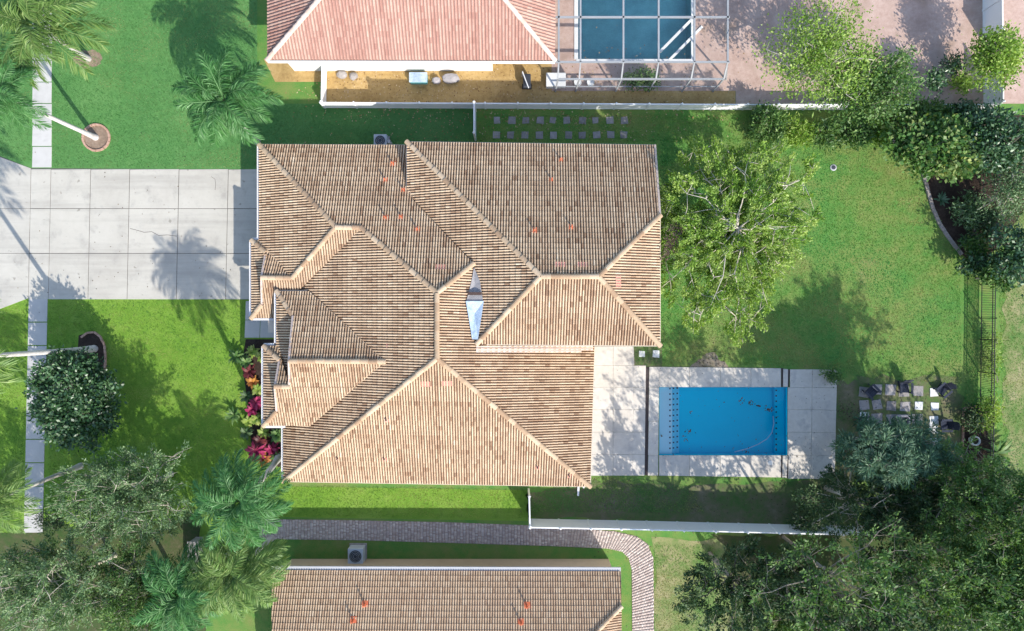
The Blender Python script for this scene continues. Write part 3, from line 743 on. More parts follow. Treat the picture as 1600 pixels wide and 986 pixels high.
streak = {}
def tint_main(i, j, pl):
    st = streak.setdefault((id(pl), i), [random.gauss(0, .08)])[0]
    r = random.random()
    if r < 0.04: return random.uniform(0.05, 0.3)
    return min(1, max(0, random.gauss(0.55, 0.11) + st + .08 * math.sin(j * .9 + i * .05)))
TP = (0.157, 1, 0.345, 0.082, 0.050)
deck_object(PL.values(), house, M['deck'])
whole, bV, bF, bT, TV, TF = build_tiles(PL.values(), TP, tint_main)
whole.sort(key=lambda t: -(t[0].eu * t[1][0] + t[0].ev * t[1][1] + t[0].n * t[1][2]).z)
tops = whole[:290]
tmeshes = []
for k in range(8):
    me = bpy.data.meshes.new('roof_tile'); me.from_pydata(TV.tolist(), [], TF.tolist()); me.materials.append(M['tile'])
    a = me.attributes.new("tint", 'FLOAT', 'FACE'); a.data.foreach_set("value", [k / 7] * len(TF))
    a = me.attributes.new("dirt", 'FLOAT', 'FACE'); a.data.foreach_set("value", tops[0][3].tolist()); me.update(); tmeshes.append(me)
for pl, org, t, _p in tops:
    o = bpy.data.objects.new('roof_tile', tmeshes[min(7, int(t * 8))]); link(o, house)
    m = Matrix.Identity(4); w_ = pl.eu * org[0] + pl.ev * org[1] + pl.n * org[2]
    for r_ in range(3): m[r_][0] = pl.eu[r_]; m[r_][1] = pl.ev[r_]; m[r_][2] = pl.n[r_]; m[r_][3] = w_[r_]
    o.matrix_local = m
field_object('roof_tile_field', (whole[290:], bV, bF, bT, TV, TF), M['tile'], house)

caps = cap_meshes('ridge_cap', M['ridge'], 0.52, 0.15)
def hp_(px, py, *names):
    zs = [PL[n].hit(px, py) for n in names]
    return sum(zs, Vector()) / len(zs)
HIPS = [((443, 752), (683, 560), ('south', 'west')), ((922, 760), (683, 560), ('south', 'east')), ((683, 560), (683, 458), ('west', 'east')),
        ((565, 356), (683, 458), ('west', 'garage_north')), ((740, 412), (683, 458), ('east', 'garage_north')), ((525, 355), (565, 356), ('garage_north', 'garage_south')),
        ((406, 227), (525, 355), ('garage_north', 'garage_west')), ((457, 434), (525, 355), ('garage_west', 'garage_south')), ((409, 434), (457, 434), ('bump_north', 'garage_south')),
        ((394, 376), (416, 395), ('bump_north', 'bump_west')), ((393, 497), (410, 475), ('garage_south', 'bump_west')),
        ((433, 455), (458, 494), ('entry_north', 'entry_west')), ((452, 564), (603, 565), ('entry_north', 'entry_south')),
        ((413, 541), (437, 563), ('porch_north', 'porch_west')), ((430, 604), (454, 604), ('porch_north', 'entry_south')), ((412, 665), (433, 642), ('entry_south', 'porch_west')),
        ((636, 222), (845, 432), ('wing_north', 'wing_west')), ((845, 432), (935, 432), ('wing_north', 'wing_south')), ((1031, 337), (935, 432), ('wing_north', 'wing_east')),
        ((1031, 540), (935, 432), ('wing_south', 'wing_east')), ((745, 537), (845, 432), ('wing_south', 'wing_west'))]
for a, b_, nm in HIPS:
    lay_caps('ridge_cap', caps, hp_(*a, *nm), hp_(*b_, *nm), house, 0.52)
# rake trims on the little dutch gables and the wing end
rk = MB()
for nm, a, b_ in (('bump_north', (416, 395), (409, 434)), ('garage_south', (409, 434), (410, 475)), ('entry_north', (458, 494), (452, 564)), ('entry_south', (452, 564), (453, 604)),
                  ('porch_north', (437, 563), (430, 604)), ('entry_south', (430, 604), (433, 642)), ('wing_north', (1023, 227), (1031, 337))):
    p, q = PL[nm].hit(*a, .03), PL[nm].hit(*b_, .03); rk = MB(); rk.bar(p, q, 0.12, 0.14); rk.build('rake_trim', M['flash_pink'], house)

# fascia boards, gutters
fb = MB()
def eave_bar(b, nm, a, c, out=(0, 0), wd=0.04, ht=0.2, dz=-0.12):
    p, q = PL[nm].hit(*a), PL[nm].hit(*c)
    o = Vector((out[0], out[1], dz)); b.bar(p + o, q + o, wd, ht)
EAVES = [('south', (443, 752), (922, 760), (0, -.03)), ('east', (922, 760), (928, 545), (.03, 0)), ('garage_north', (408, 226), (632, 227), (0, .03)), ('wing_north', (637, 222), (1022, 227), (0, .03)),
         ('wing_south', (760, 538), (1030, 540), (0, -.03)), ('wing_east', (1031, 539), (1031, 338), (.03, 0)), ('wing_west', (636, 223), (636, 300), (-.03, 0)), ('entry_north', (436, 455), (480, 455), (0, .03)), ('porch_north', (415, 540), (430, 540), (0, .03))]
for nm, a, c, out in EAVES:
    fb = MB(); eave_bar(fb, nm, a, c, out); fb.build('fascia', M['stucco'], house)
GUT = [('garage_west', (405, 228), (405, 374), (-.08, 0)), ('bump_west', (393, 375), (393, 497), (-.08, 0)), ('garage_south', (394, 497), (431, 497), (0, -.08)), ('entry_west', (432, 456), (432, 539), (-.08, 0)),
       ('porch_west', (412, 541), (412, 665), (-.08, 0)), ('entry_south', (413, 665), (445, 665), (0, -.08)), ('west', (443, 668), (443, 751), (-.08, 0)), ('bump_north', (394, 375), (405, 375), (0, .08)), ('porch_north', (412, 540), (431, 540), (0, .08))]
for nm, a, c, out in GUT:
    g = MB(); eave_bar(g, nm, a, c, out, 0.13, 0.12, -0.06); g.build('gutter', M['gutter'], house)
ds = MB(); p = at(443, 667, 3.1); ds.bar((p.x - .15, p.y + .05, 3.1), (p.x - .15, p.y + .05, 0.1), 0.08, 0.08); ds.build('downspout', M['white'], house); ds = MB()
p = at(396, 376, 3.1); ds.bar((p.x + .12, p.y + .12, 3.1), (p.x + .12, p.y + .12, 0.1), 0.08, 0.08); ds.build('downspout', M['white'], house); ds = MB()
p = at(912, 764, 3.1); ds.bar((p.x, p.y + .1, 3.1), (p.x, p.y + .1, 0.2), 0.09, 0.09); ds.bar((p.x, p.y + .1, .15), (at(903, 774).x, at(903, 774).y, .08), 0.12, 0.1)
ds.build('downspout', M['white'], house)
# splash pipe at the south-east corner, lying on the ground
# walls
wb = MB()
def wall_box(x0, y0, x1, y1, z, z0=0.0):
    wb.box(((x0 + x1) / 2, (y0 + y1) / 2, (z + z0) / 2), (abs(x1 - x0), abs(y1 - y0), z - z0))
def ex(nm, px, py): return PL[nm].hit(px, py)
ins = 0.5
SW = ex('south', 443, 752); SE = ex('south', 922, 760); CE = ex('east', 928, 540); GN = ex('garage_north', 406, 226); GNE = ex('garage_north', 640, 227)
wall_box(SW.x + ins, SW.y + ins, SE.x - ins, CE.y + 1.0, ZE - .1)
wall_box(GN.x + ins, CE.y + 0.8, GNE.x + 2.0, GN.y - ins, ZE - .11)
BW = ex('bump_west', 393, 497); BN = ex('bump_west', 393, 375)
wall_box(BW.x + ins, BW.y + ins, GN.x + 2.0, BN.y - ins, ZE - .12)
EW = ex('entry_west', 432, 540); EN = ex('entry_north', 434, 455); PW = ex('porch_west', 412, 665); PN = ex('porch_west', 412, 540)
wall_box(EW.x + ins, PW.y + ins + .01, SW.x + 2.2, EN.y - ins, EE - .1)
wall_box(PW.x + ins, PW.y + ins, SW.x + 1.8, PN.y - ins, EE - .12)
NW = ex('wing_north', 636, 222); NE = ex('wing_north', 1023, 227); SE2 = ex('wing_south', 1031, 540); R337 = ex('wing_north', 1031, 337)
wall_box(NW.x + ins, SE2.y + ins, SE2.x - ins, NW.y - ins, WN - .1)
wall_box(ex('wing_south', 800, 538).x, SE2.y + ins + .02, SE2.x - ins - .02, R337.y - 0.6, WS - .1)
wb.build('wall', M['stucco'], house)
# gable triangles behind the rakes
gb = MB()
for nm, (a, b_, c) in (('bump', (PL['bump_north'].hit(416, 395), PL['bump_north'].hit(410, 434), PL['garage_south'].hit(410, 475))),
                       ('entry', (PL['entry_north'].hit(458, 494), PL['entry_north'].hit(452, 564), PL['entry_south'].hit(453, 604))),
                       ('porch', (PL['porch_north'].hit(437, 563), PL['porch_north'].hit(430, 604), PL['entry_south'].hit(433, 642)))):
    x = max(a.x, c.x) + 0.22
    tri = [(x, a.y - .1, a.z - .25), (x, b_.y, b_.z - .2), (x, c.y + .1, min(c.z, a.z + 1) - .25)]
    gb.add(tri + [(t[0] + .1, t[1], t[2]) for t in tri], [(0, 1, 2), (5, 4, 3), (0, 3, 4, 1), (1, 4, 5, 2), (2, 5, 3, 0)])
gb.build('gable_wall', M['stucco'], house)
# garage doors in the west wall, of horizontal panels; windows in the other walls
gx = GN.x + ins
for k, (y0, y1) in enumerate(((GN.y - 1.2, GN.y - 6.0), )):
    pass
gd = empty('garage_door', (gx, (GN.y + BN.y) / 2 + .1, 0), parent=house)
gl = abs(GN.y - BN.y) - 2.0
for k in range(4):
    b = MB(); b.box((-0.03, 0, 0.28 + k * 0.56), (0.05, gl, 0.54)); b.build('panel', M['white'], gd)
def window(cx, cy, nx, ny, wd=1.5, z0=0.9, z1=2.3):
    wv_ = empty('window', (cx, cy, 0), parent=house, rz=math.atan2(ny, nx))
    b = MB(); b.box((0.02, 0, (z0 + z1) / 2), (0.04, wd, z1 - z0)); b.build('pane', M['glass'], wv_)
    b = MB()
    for yy_ in (-wd / 2, wd / 2): b.box((0.035, yy_, (z0 + z1) / 2), (0.07, 0.08, z1 - z0 + .08))
    for zz in (z0, z1): b.box((0.034, 0, zz), (0.066, wd - .08, 0.08))
    b.build('frame', M['white'], wv_)
for x in (SW.x + 3, SW.x + 8, SW.x + 14): window(x, SW.y + ins, 0, -1)
for x in (NW.x + 4, NW.x + 9, NW.x + 13): window(x, NW.y - ins, 0, 1)
for y in (SE2.y + 2.2, SE2.y + 5.5): window(SE2.x - ins, y, 1, 0)
window(SE2.x - 3, SE2.y + ins, 0, -1, 2.4, 0.1, 2.2)
for y in (SE.y + 2.2, SE.y + 5.6): window(SE.x - ins, y, 1, 0, 2.4, 0.1, 2.2)
for y in (PW.y + 1.6, PW.y + 3.4): window(PW.x + ins, y, -1, 0)

# vents through the roof
VENTS = [('garage_north', 614, 256), ('garage_north', 602, 281), ('garage_north', 631, 297), ('garage_north', 603, 340), ('garage_north', 627, 339), ('garage_north', 652, 358),
         ('wing_north', 876, 250), ('wing_north', 862, 281), ('wing_north', 835, 360), ('wing_north', 893, 355), ('south', 604, 656), ('south', 601, 717), ('south', 528, 716), ('south', 840, 730), ('south', 889, 743)]
for nm, x, y in VENTS:
    pl = PL[nm]; p = pl.hit(x, y)
    v = empty('vent_pipe', p, parent=house)
    sz = random.uniform(0.30, 0.44) if nm != 'south' else random.uniform(0.2, 0.3)
    b = MB(); b.tube([(0, 0, -0.05), (0, 0, 0.42 if nm != 'south' else 0.3)], [0.05, 0.045], 8); b.build('pipe', M['pipe' if nm == 'south' else 'terracotta'], v)
    b = MB(); fl = [Vector(pl.eu) * a * sz / 2 + Vector(pl.ev) * c * sz / 2 for a, c in ((-1, -1), (1, -1), (1, 1), (-1, 1))]
    lo = [f + pl.n * 0.02 for f in fl]; hi = [f * 0.8 + pl.n * 0.085 for f in fl]
    b.add(lo + hi, [(4, 5, 6, 7), (0, 1, 5, 4), (1, 2, 6, 5), (2, 3, 7, 6), (3, 0, 4, 7)])
    b.build('flashing', M['terracotta' if nm != 'south' else 'red_patch'], v)
# low red vents let into the tiles
for nm, x, y, du, dv in (('garage_north', 688, 418, .60, .30), ('wing_north', 875, 414, .60, .30), ('wing_north', 909, 414, .60, .30), ('wing_east', 965, 440, .75, .33), ('south', 666, 599, .62, .33), ('south', 699, 598, .66, .33), ('west', 606, 540, 0.2, .12), ('entry_south', 475, 668, .01, .01)):
    if du < .05: continue
    pl = PL[nm]; p = pl.hit(x, y)
    b = MB(); V = []
    for uu in np.linspace(-.5, .5, 9):
        hz = 0.052 + 0.03 * abs(math.sin(uu * 4 * math.pi))
        for vv in (-.5, .5):
            V.append(p + pl.eu * uu * du + pl.ev * vv * dv + pl.n * (hz + (0.02 if vv < 0 else 0)))
    F = [(2 * i, 2 * i + 2, 2 * i + 3, 2 * i + 1) for i in range(8)]
    n0 = len(V); V2 = V + [v - pl.n * 0.07 for v in V]
    F += [(n0 + 2 * i, n0 + 2 * i + 2, 2 * i + 2, 2 * i) for i in range(8)]
    b.add(V2, F); b.build('roof_vent', M['red_patch'], house)
# patched valley: grey felt above, pale blue membrane below
Ee, Ww = PL['east'], PL['wing_west']
def mem(name, mat, pts, lift):
    b = MB(); V = []; 
    for (x, y, s_) in pts:
        p = (Ee if s_ == 'e' else Ww).hit(x, y); V.append((p.x, p.y, p.z + lift))
    n = len(V) - 1
    b.add(V, [(i, i + 1, n) for i in range(n - 1)] + [(n - 1, 0, n)]); o_ = b.build(name, mat, house)
    s = o_.modifiers.new('solid', 'SOLIDIFY'); s.thickness = 0.03; return o_
mem('felt_patch', M['felt_grey'], [(741, 418, 'e'), (737, 440, 'e'), (729, 471, 'e'), (755, 471, 'w'), (750, 440, 'w'), (742, 446, 'e')], 0.16)
mem('membrane_patch', M['felt_blue'], [(728, 470.5, 'e'), (733, 498, 'e'), (738, 530, 'e'), (747, 530, 'w'), (753, 490, 'w'), (756, 470.5, 'w'), (742, 490, 'e')], 0.20)
b = MB(); p, q = Ee.hit(731, 459, .24), Ww.hit(753, 459, .24); b.bar(p, q, 0.16, 0.05); b.build('batten', M['pipe'], house)
b = MB(); 
for yo, wd in ((541.5, .10), (545.5, .13), (549, .12)):
    b = MB(); b.bar(Ee.hit(744, yo, .10), Ee.hit(926 if yo < 546 else 908, yo + .3, .10), wd, 0.03); b.build('flashing', M['flash_pink'], house)

# ------------------------------------------------------------------ the two neighbouring houses
nh = empty('house', at(640, 40), 'neighbouring house at the top with pink tile hip roof and white wall', 'house')
ZN = 3.4
NP = {}
NP['south'] = Plane([(418, 94, ZN), (867, 95, ZN), (500, 0, 5.6), (787, 0, 5.6)], [[(418, 94), (867, 95), (738, -62), (550, -60)]])
NP['west'] = Plane([(418, 94, ZN), (418, 0, ZN), (500, 0, 5.6)], [[(418, 94), (418, -60), (550, -60)]])
NP['east'] = Plane([(867, 95, ZN), (866, 0, ZN), (787, 0, 5.6)], [[(867, 95), (865, -62), (738, -62)]])
def to_px(x, y, z):
    k = (H - z) / H * SP; return (800 + x / k, 493 - y / k)
na, nb_ = NP['south'].hit(418, 94), NP['south'].hit(867, 95); r0, r1 = NP['south'].hit(550, -60), NP['south'].hit(738, -62)
n0 = to_px(na.x, 2 * r0.y - na.y, ZN); n1 = to_px(nb_.x, 2 * r1.y - nb_.y, ZN)
NP['north'] = Plane([(n0[0], n0[1], ZN), (n1[0], n1[1], ZN), (550, -60, r0.z), (738, -62, r1.z)], [[n0, n1, (738, -62), (550, -60)]])
NP['west'].pieces[0][1] = Vector((na.x, 2 * r0.y - na.y, ZN)); NP['east'].pieces[0][1] = Vector((nb_.x, 2 * r1.y - nb_.y, ZN))
tp = lambda i, j, pl: min(1, max(0, 0.5 + 0.25 * math.sin(i * 0.9 + 3 * math.sin(i * .37)) + random.gauss(0, .18)))
PT2 = (0.20, 1, 0.36, 0.065, 0.03)
deck_object(NP.values(), nh, M['deck'])
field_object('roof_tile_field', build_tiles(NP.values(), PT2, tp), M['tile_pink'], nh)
caps2 = cap_meshes('ridge_cap', M['ridge_pink'], 0.42, 0.14)
lay_caps('ridge_cap', caps2, NP['south'].hit(418, 94), NP['south'].hit(550, -60), nh, 0.42)
lay_caps('ridge_cap', caps2, NP['south'].hit(867, 95), NP['south'].hit(738, -62), nh, 0.42)
a_, b2 = NP['south'].hit(418, 94), NP['south'].hit(867, 95)
wl = MB(); wl.box(((a_.x + at(770, 0).x) / 2 + .3, (a_.y + .55 + 2 * r0.y - na.y - .55) / 2, ZN / 2 - .08), (at(770, 0).x - a_.x - .6, 2 * (r0.y - na.y) - 1.1, ZN - .16)); wl.build('wall', M['stucco_white'], nh)
wl = MB(); wl.box(((at(770, 0).x + b2.x) / 2 - .2, a_.y + 2.0 + 4, ZN / 2 - .1), (b2.x - at(770, 0).x - .5, 8, ZN - .2)); wl.build('wall', M['stucco_tan'], nh)
g = MB(); g.bar((a_.x, a_.y - .08, a_.z - .07), (b2.x, b2.y - .08, b2.z - .07), .12, .12); g.build('gutter', M['white'], nh)
for c in nh.children: c.matrix_parent_inverse = Matrix.Translation(-nh.location)

sh = empty('house', at(700, 960), 'neighbouring house at the bottom with rosy tile roof and grey gutter', 'house')
SPn = {}
ZS = 2.6
SPn['north'] = Plane([(425, 890, ZS), (970, 892, ZS), (425, 986, 3.9), (930, 987, 3.9)], [[(425, 890), (970, 892), (971, 947), (890, 1029), (425, 1029)]])
SPn['east'] = Plane([(971, 947, ZS + .75), (971, 1029, ZS + .75), (930, 987, 3.9)], [[(971, 1029), (971, 947), (890, 1029)]])
def to_px(x, y, z):
    k = (H - z) / H * SP; return (800 + x / k, 493 - y / k)
rid0, rid1 = SPn['north'].hit(425, 1029), SPn['north'].hit(890, 1029)
ev0, ev1 = SPn['north'].hit(425, 890), SPn['north'].hit(970, 892)
s0 = to_px(ev0.x, 2 * rid0.y - ev0.y, ZS); s1_ = to_px(ev1.x, 2 * rid1.y - ev1.y, ZS)
ne_ = SPn['north'].hit(971, 947); se_ = to_px(ne_.x, 2 * rid1.y - ne_.y, ne_.z)
SPn['south'] = Plane([(s0[0], s0[1], ZS), (s1_[0], s1_[1], ZS), (425, 1029, rid0.z), (890, 1029, rid1.z)], [[s0, s1_, se_, (890, 1029), (425, 1029)]])
SPn['east'].pieces[0][0] = Vector((ne_.x, 2 * rid1.y - ne_.y, ne_.z))
deck_object(SPn.values(), sh, M['deck'])
ts = lambda i, j, pl: min(1, max(0, random.gauss(.5, .22)))
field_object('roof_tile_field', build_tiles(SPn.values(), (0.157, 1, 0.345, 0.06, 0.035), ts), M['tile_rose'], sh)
caps3 = cap_meshes('ridge_cap', M['tile_rose'], 0.42, 0.13)
lay_caps('ridge_cap', caps3, SPn['north'].hit(971, 947), SPn['north'].hit(890, 1029), sh, 0.42)
a_, b2 = SPn['north'].hit(425, 890), SPn['north'].hit(970, 892)
dp = 2 * (a_.y - rid0.y)
wl = MB(); wl.box(((a_.x + b2.x) / 2, a_.y - dp / 2, ZS / 2 - .1), (b2.x - a_.x - .8, dp - .5, ZS - .2)); wl.build('wall', M['stucco_tan'], sh)
gw = MB(); x_ = a_.x + .42; tri = [(x_, a_.y - .3, ZS - .2), (x_, rid0.y, rid0.z - .2), (x_, a_.y - dp + .3, ZS - .2)]
gw.add(tri + [(t[0] + .12, t[1], t[2]) for t in tri], [(0, 1, 2), (5, 4, 3), (0, 3, 4, 1), (1, 4, 5, 2), (2, 5, 3, 0)]); gw.build('gable_wall', M['stucco_tan'], sh)
lay_caps('ridge_cap', caps3, rid0, rid1, sh, 0.42)
g = MB(); g.bar((a_.x, a_.y + .09, a_.z - .05), (b2.x, b2.y + .09, b2.z - .05), .24, .12); g.build('gutter', M['gutter_grey'], sh)
for x, y in ((570, 943), (552, 968), (823, 945), (814, 971)):
    pl = SPn['north']; p = pl.hit(x, y); v = empty('vent_pipe', p, parent=sh)
    b = MB(); b.tube([(0, 0, -.05), (0, 0, .5)], [.06, .05], 8); b.build('pipe', M['terracotta'], v)
    sz = .42; b = MB(); fl = [Vector(pl.eu) * a * sz / 2 + Vector(pl.ev) * c * sz / 2 for a, c in ((-1, -1), (1, -1), (1, 1), (-1, 1))]
    b.add([f + pl.n * .02 for f in fl] + [f * .8 + pl.n * .085 for f in fl], [(4, 5, 6, 7), (0, 1, 5, 4), (1, 2, 6, 5), (2, 3, 7, 6), (3, 0, 4, 7)]); b.build('flashing', M['terracotta'], v)
for c in sh.children:
    c.matrix_parent_inverse = Matrix.Translation(-sh.location)

# ------------------------------------------------------------------ paver path of the south neighbour, stepping stones, garden pavers
path = empty('paver_path', at(760, 828), 'brownish paver path curving past the bottom house', kind='structure')
outer = [(405, 811), (560, 813), (700, 816), (860, 822), (960, 830), (995, 838), (1012, 850), (1021, 872), (1022, 1010)]
inner = [(405, 842), (560, 844), (700, 848), (860, 853), (950, 857), (972, 862), (982, 872), (987, 890), (988, 1010)]
bed = MB(); vs_ = [at(*p, 0.01) for p in outer] + [at(*p, 0.01) for p in inner]; n = len(outer)
bed.add(vs_, [(i, i + 1, n + i + 1, n + i) for i in range(n - 1)]); bed.build('joint_bed', M['pavers_brown'], path)
V = []; F = []; T = []
def along(ln, t):
    i = min(len(ln) - 2, int(t)); f = t - i
    return (ln[i][0] + (ln[i + 1][0] - ln[i][0]) * f, ln[i][1] + (ln[i + 1][1] - ln[i][1]) * f)
sub = []
for i in range(n - 1):
    o0, o1 = at(*outer[i]), at(*outer[i + 1]); L = (o1 - o0).length; k = max(1, int(L / 0.2))
    for q in range(k): sub.append((i + q / k, i + (q + 1) / k))
for ci, (t0, t1) in enumerate(sub):
    rows = 14
    for r_ in range(rows):
        f0 = (r_ + (0.5 if ci % 2 else 0)) / rows; f1 = f0 + 1 / rows
        if f1 > 1.0: f1 = 1.0
        if f1 - f0 < 0.01: continue
        cs = []
        for t, f in ((t0 + .001, f0 + .004), (t1 - .001 - (t1 - t0) * .06, f0 + .004), (t1 - .001 - (t1 - t0) * .06, f1 - .004), (t0 + .001, f1 - .004)):
            A = along(outer, t); B = along(inner, t); cs.append(at(A[0] + (B[0] - A[0]) * f, A[1] + (B[1] - A[1]) * f, 0))
        z = 0.04 + random.uniform(-.004, .004); o_ = len(V)
        V += [(c.x, c.y, z) for c in cs] + [(c.x, c.y, 0.005) for c in cs]
        F += [(o_, o_ + 1, o_ + 2, o_ + 3), (o_, o_ + 4, o_ + 5, o_ + 1), (o_ + 1, o_ + 5, o_ + 6, o_ + 2), (o_ + 2, o_ + 6, o_ + 7, o_ + 3), (o_ + 3, o_ + 7, o_ + 4, o_)]
        T += [random.random()] * 5
M['brick'] = mat_tile('brick', [(0.0, (0.36, 0.29, 0.265)), (0.5, (0.47, 0.395, 0.36)), (0.9, (0.54, 0.465, 0.425)), (1.0, (0.64, 0.58, 0.53))], patch=(0.41, 0.34, 0.30))
po = obj('paver_field', fast_mesh('paver_field', V, F, T, mats=(M['brick'],)), path); po["kind"] = 'stuff'
reparent(path)

def stones(root, lst, sz, mat, top=0.035):
    for x, y, k in lst:
        p = at(x, y); b = MB(); s = sz * k
        rt = random.gauss(0, .06); s *= random.uniform(.9, 1.06); ct, st_ = math.cos(rt), math.sin(rt)
        q = [(p.x + (a * ct - c * st_) * s / 2 + random.uniform(-.03, .03), p.y + (a * st_ + c * ct) * s / 2 + random.uniform(-.03, .03)) for a, c in ((-1, -1), (1, -1), (1, 1), (-1, 1))]
        b.prism(q, -0.03, top + random.uniform(-.015, .008)); o_ = b.build('paver', mat, root, bevel=0.01)
stp = empty('stepping_stones', at(870, 205), 'two rows of grey stepping stones in the shaded north lawn', kind='structure')
stones(stp, [(777 + i * 22.0 + random.uniform(-1.5, 1.5), 211, 1) for i in range(10)] + [(777 + i * 22.0 + random.uniform(-1.5, 1.5), 188, 1) for i in range(10)], 0.46, M['stone']); reparent(stp)
stp2 = empty('stepping_stones', at(1010, 554), 'two pale stepping stones between patio and lawn', kind='structure')
stones(stp2, [(1003, 553, 1), (1025, 553, 1)], 0.45, M['stone_white']); reparent(stp2)
sheet('dirt', [(991, 541), (1034, 541), (1034, 574), (991, 571)], 0.007, M['dirt'], 'thin grass corner with two stepping stones', 0.05, 3)
gp = empty('garden_paving', at(1410, 635), 'grid of weathered square pavers under the garden chairs', kind='structure')
rows = [(1350, 613, 1), (1370, 608, 1), (1391, 609, 1), (1412, 611, 1), (1435, 611, 1), (1350, 633, 1), (1370, 632, 1), (1392, 634, 1), (1414, 635, 1), (1350, 655, .9), (1370, 654, 1), (1392, 655, 1), (1433, 655, 1), (1350, 675, 1), (1412, 676, 1)]
stones(gp, rows, 0.70, M['stone'])
stones(gp, [(1435, 634, 1)], 0.60, M['stone_white'])
stones(gp, [(1460, 635, 1), (1459, 657, 1), (1459, 671, 1), (1459, 691, 1), (1459, 613, 1), (1350, 650, .9)], 0.58, M['stone_white'], 0.045); reparent(gp)

# edging strips
def ring(name, pts, wd, ht, mat, label, closed=False, cat='edging'):
    b = MB(); P = [at(*p, ht / 2) for p in pts]
    if closed: P.append(P[0])
    for a, c in zip(P[:-1], P[1:]):
        d = (c - a).normalized() * 0.02
        L = (c - a).length; k = max(1, int(L / .25))
        for q in range(k):
            s = a + (c - a) * (q / k); e = a + (c - a) * ((q + .94) / k); j = random.uniform(-.01, .01)
            b.bar((s.x + j, s.y + j, ht / 2 - .02), (e.x + j, e.y + j, ht / 2 - .02 + random.uniform(-.006, .006)), wd, ht)
    return tag(b.build(name, mat), label, cat)
ring('garden_edging', [(1370, 215), (1392, 218), (1412, 229), (1430, 246), (1441, 264), (1446, 284), (1451, 302), (1458, 326), (1469, 351), (1486, 376), (1503, 398)], .22, .14, M['edging_grey'], 'curved grey masonry edging round the corner mulch bed')
ring('garden_edging', [(1532, 634), (1506, 638), (1505, 665), (1504, 700), (1498, 735)], .12, .12, M['edging'], 'straight brick edging of the bed beside the black fence')
ring('garden_edging', [(127, 527), (136, 520), (147, 519), (157, 526), (163, 540), (165, 560), (163, 583)], .13, .12, M['edging'], 'hooked brick edging round the bed of the leaning front palm')
cpts = [(150 + 21 * math.cos(t), 215 + 20.5 * math.sin(t)) for t in np.linspace(0, 2 * math.pi, 20, endpoint=False)]
ring('garden_edging', cpts, .13, .12, M['edging'], 'round brick edging ring of the palm north of the driveway', True)
sheet('mulch_bed', cpts, 0.010, M['tan_mulch'], 'tan mulch inside the round brick ring')
cpts = [(138 + 22 * math.cos(t), 92 + 14 * math.sin(t)) for t in np.linspace(0, 2 * math.pi, 18, endpoint=False)]
sheet('mulch_bed', cpts, 0.010, M['tan_mulch'], 'pinkish mulch patch round the top left palm', .1, 2)

# ------------------------------------------------------------------ fences
def vinyl_fence(pts_px, label, step=2.1, hgt=1.83, side=0.0):
    A = [at(*p) for p in pts_px]
    root = empty('white_fence', A[0], label, 'fence', 'white vinyl fences')
    posts = MB()
    for a, c in zip(A[:-1], A[1:]):
        d = c - a; L = d.length; n_ = max(1, round(L / step)); x = d / L
        for k in range(n_ + (1 if c is A[-1] else 0)):
            p = a + x * (L * k / n_)
            b = MB(); b.box((p.x, p.y, hgt / 2 + .03), (.125, .125, hgt + .06), math.atan2(x.y, x.x)); b.lathe([(.10, hgt + .06), (.10, hgt + .09), (.02, hgt + .15)], (p.x, p.y, 0), 4)
            o_ = b.build('post', M['white'], root); o_.matrix_parent_inverse = Matrix.Translation(-root.location)
        for k in range(n_):
            p = a + x * (L * (k + .03) / n_); q = a + x * (L * (k + .97) / n_)
            b = MB(); b.bar((p.x, p.y, hgt / 2 + .02), (q.x, q.y, hgt / 2 + .02), .04, hgt - .16); o_ = b.build('panel', M['white'], root); o_.matrix_parent_inverse = Matrix.Translation(-root.location)
            for zz in (.09, hgt - .05):
                b = MB(); b.bar((p.x, p.y, zz), (q.x, q.y, zz), .075, .13)
                o_ = b.build('rail', M['white'], root); o_.matrix_parent_inverse = Matrix.Translation(-root.location)
    return root
vinyl_fence([(827, 811), (1010, 814.5), (1345, 823)], 'long white vinyl fence along the bottom of the back yard')
vinyl_fence([(826, 764), (827, 809)], 'short white fence joining the house to the bottom fence', 1.7)
vinyl_fence([(743, 173), (743, 219)], 'short white fence joining the house to the top fence', 1.7)
vinyl_fence([(508, 168), (1160, 171), (1535, 171)], 'long white vinyl fence along the top of the yard', 2.1, 1.05)
vinyl_fence([(510, 110), (509, 166)], 'short white return fence beside the pink roofed house', 1.9, 1.05)
vinyl_fence([(1535, -80), (1536, 65)], 'white fence running up the far top right edge')
vinyl_fence([(1537, 120), (1537, 172)], 'white fence stub at the top right corner', 1.6)

mf = empty('metal_fence', at(1530, 480), 'black metal picket fence along the right side of the yard', 'fence')
def fx(y): return 1535 - (y - 200) * 0.013
ya, yb_ = 235, 800
pk = MB(); pk.box((0, 0, .78), (.022, .022, 1.36)); pkm = pk.mesh('picket', M['black_metal'])
a = at(fx(ya), ya); c = at(fx(yb_), yb_); L = (c - a).length; npk = min(220, int(L / .115))
for k in range(npk):
    p = a + (c - a) * (k / (npk - 1)); o_ = obj('picket', pkm, mf); o_.location = p - mf.location; o_.rotation_euler = (random.uniform(-.012, .012), random.uniform(-.012, .012), 0)
pst = MB(); pst.box((0, 0, .77), (.06, .06, 1.54)); pst.lathe([(.05, 1.54), (.05, 1.57), (.01, 1.62)], n=4); pstm = pst.mesh('post', M['black_metal'])
for y in (240, 290, 342, 393, 445, 497, 530, 581, 632, 683, 734, 785):
    p = at(fx(y), y); o_ = obj('post', pstm, mf); o_.location = p - mf.location
for zz in (.16, 1.2, 1.44):
    b = MB(); b.bar((a.x, a.y, zz), (c.x, c.y, zz), .04, .04); o_ = b.build('rail', M['black_metal'], mf); o_.matrix_parent_inverse = Matrix.Translation(-mf.location)

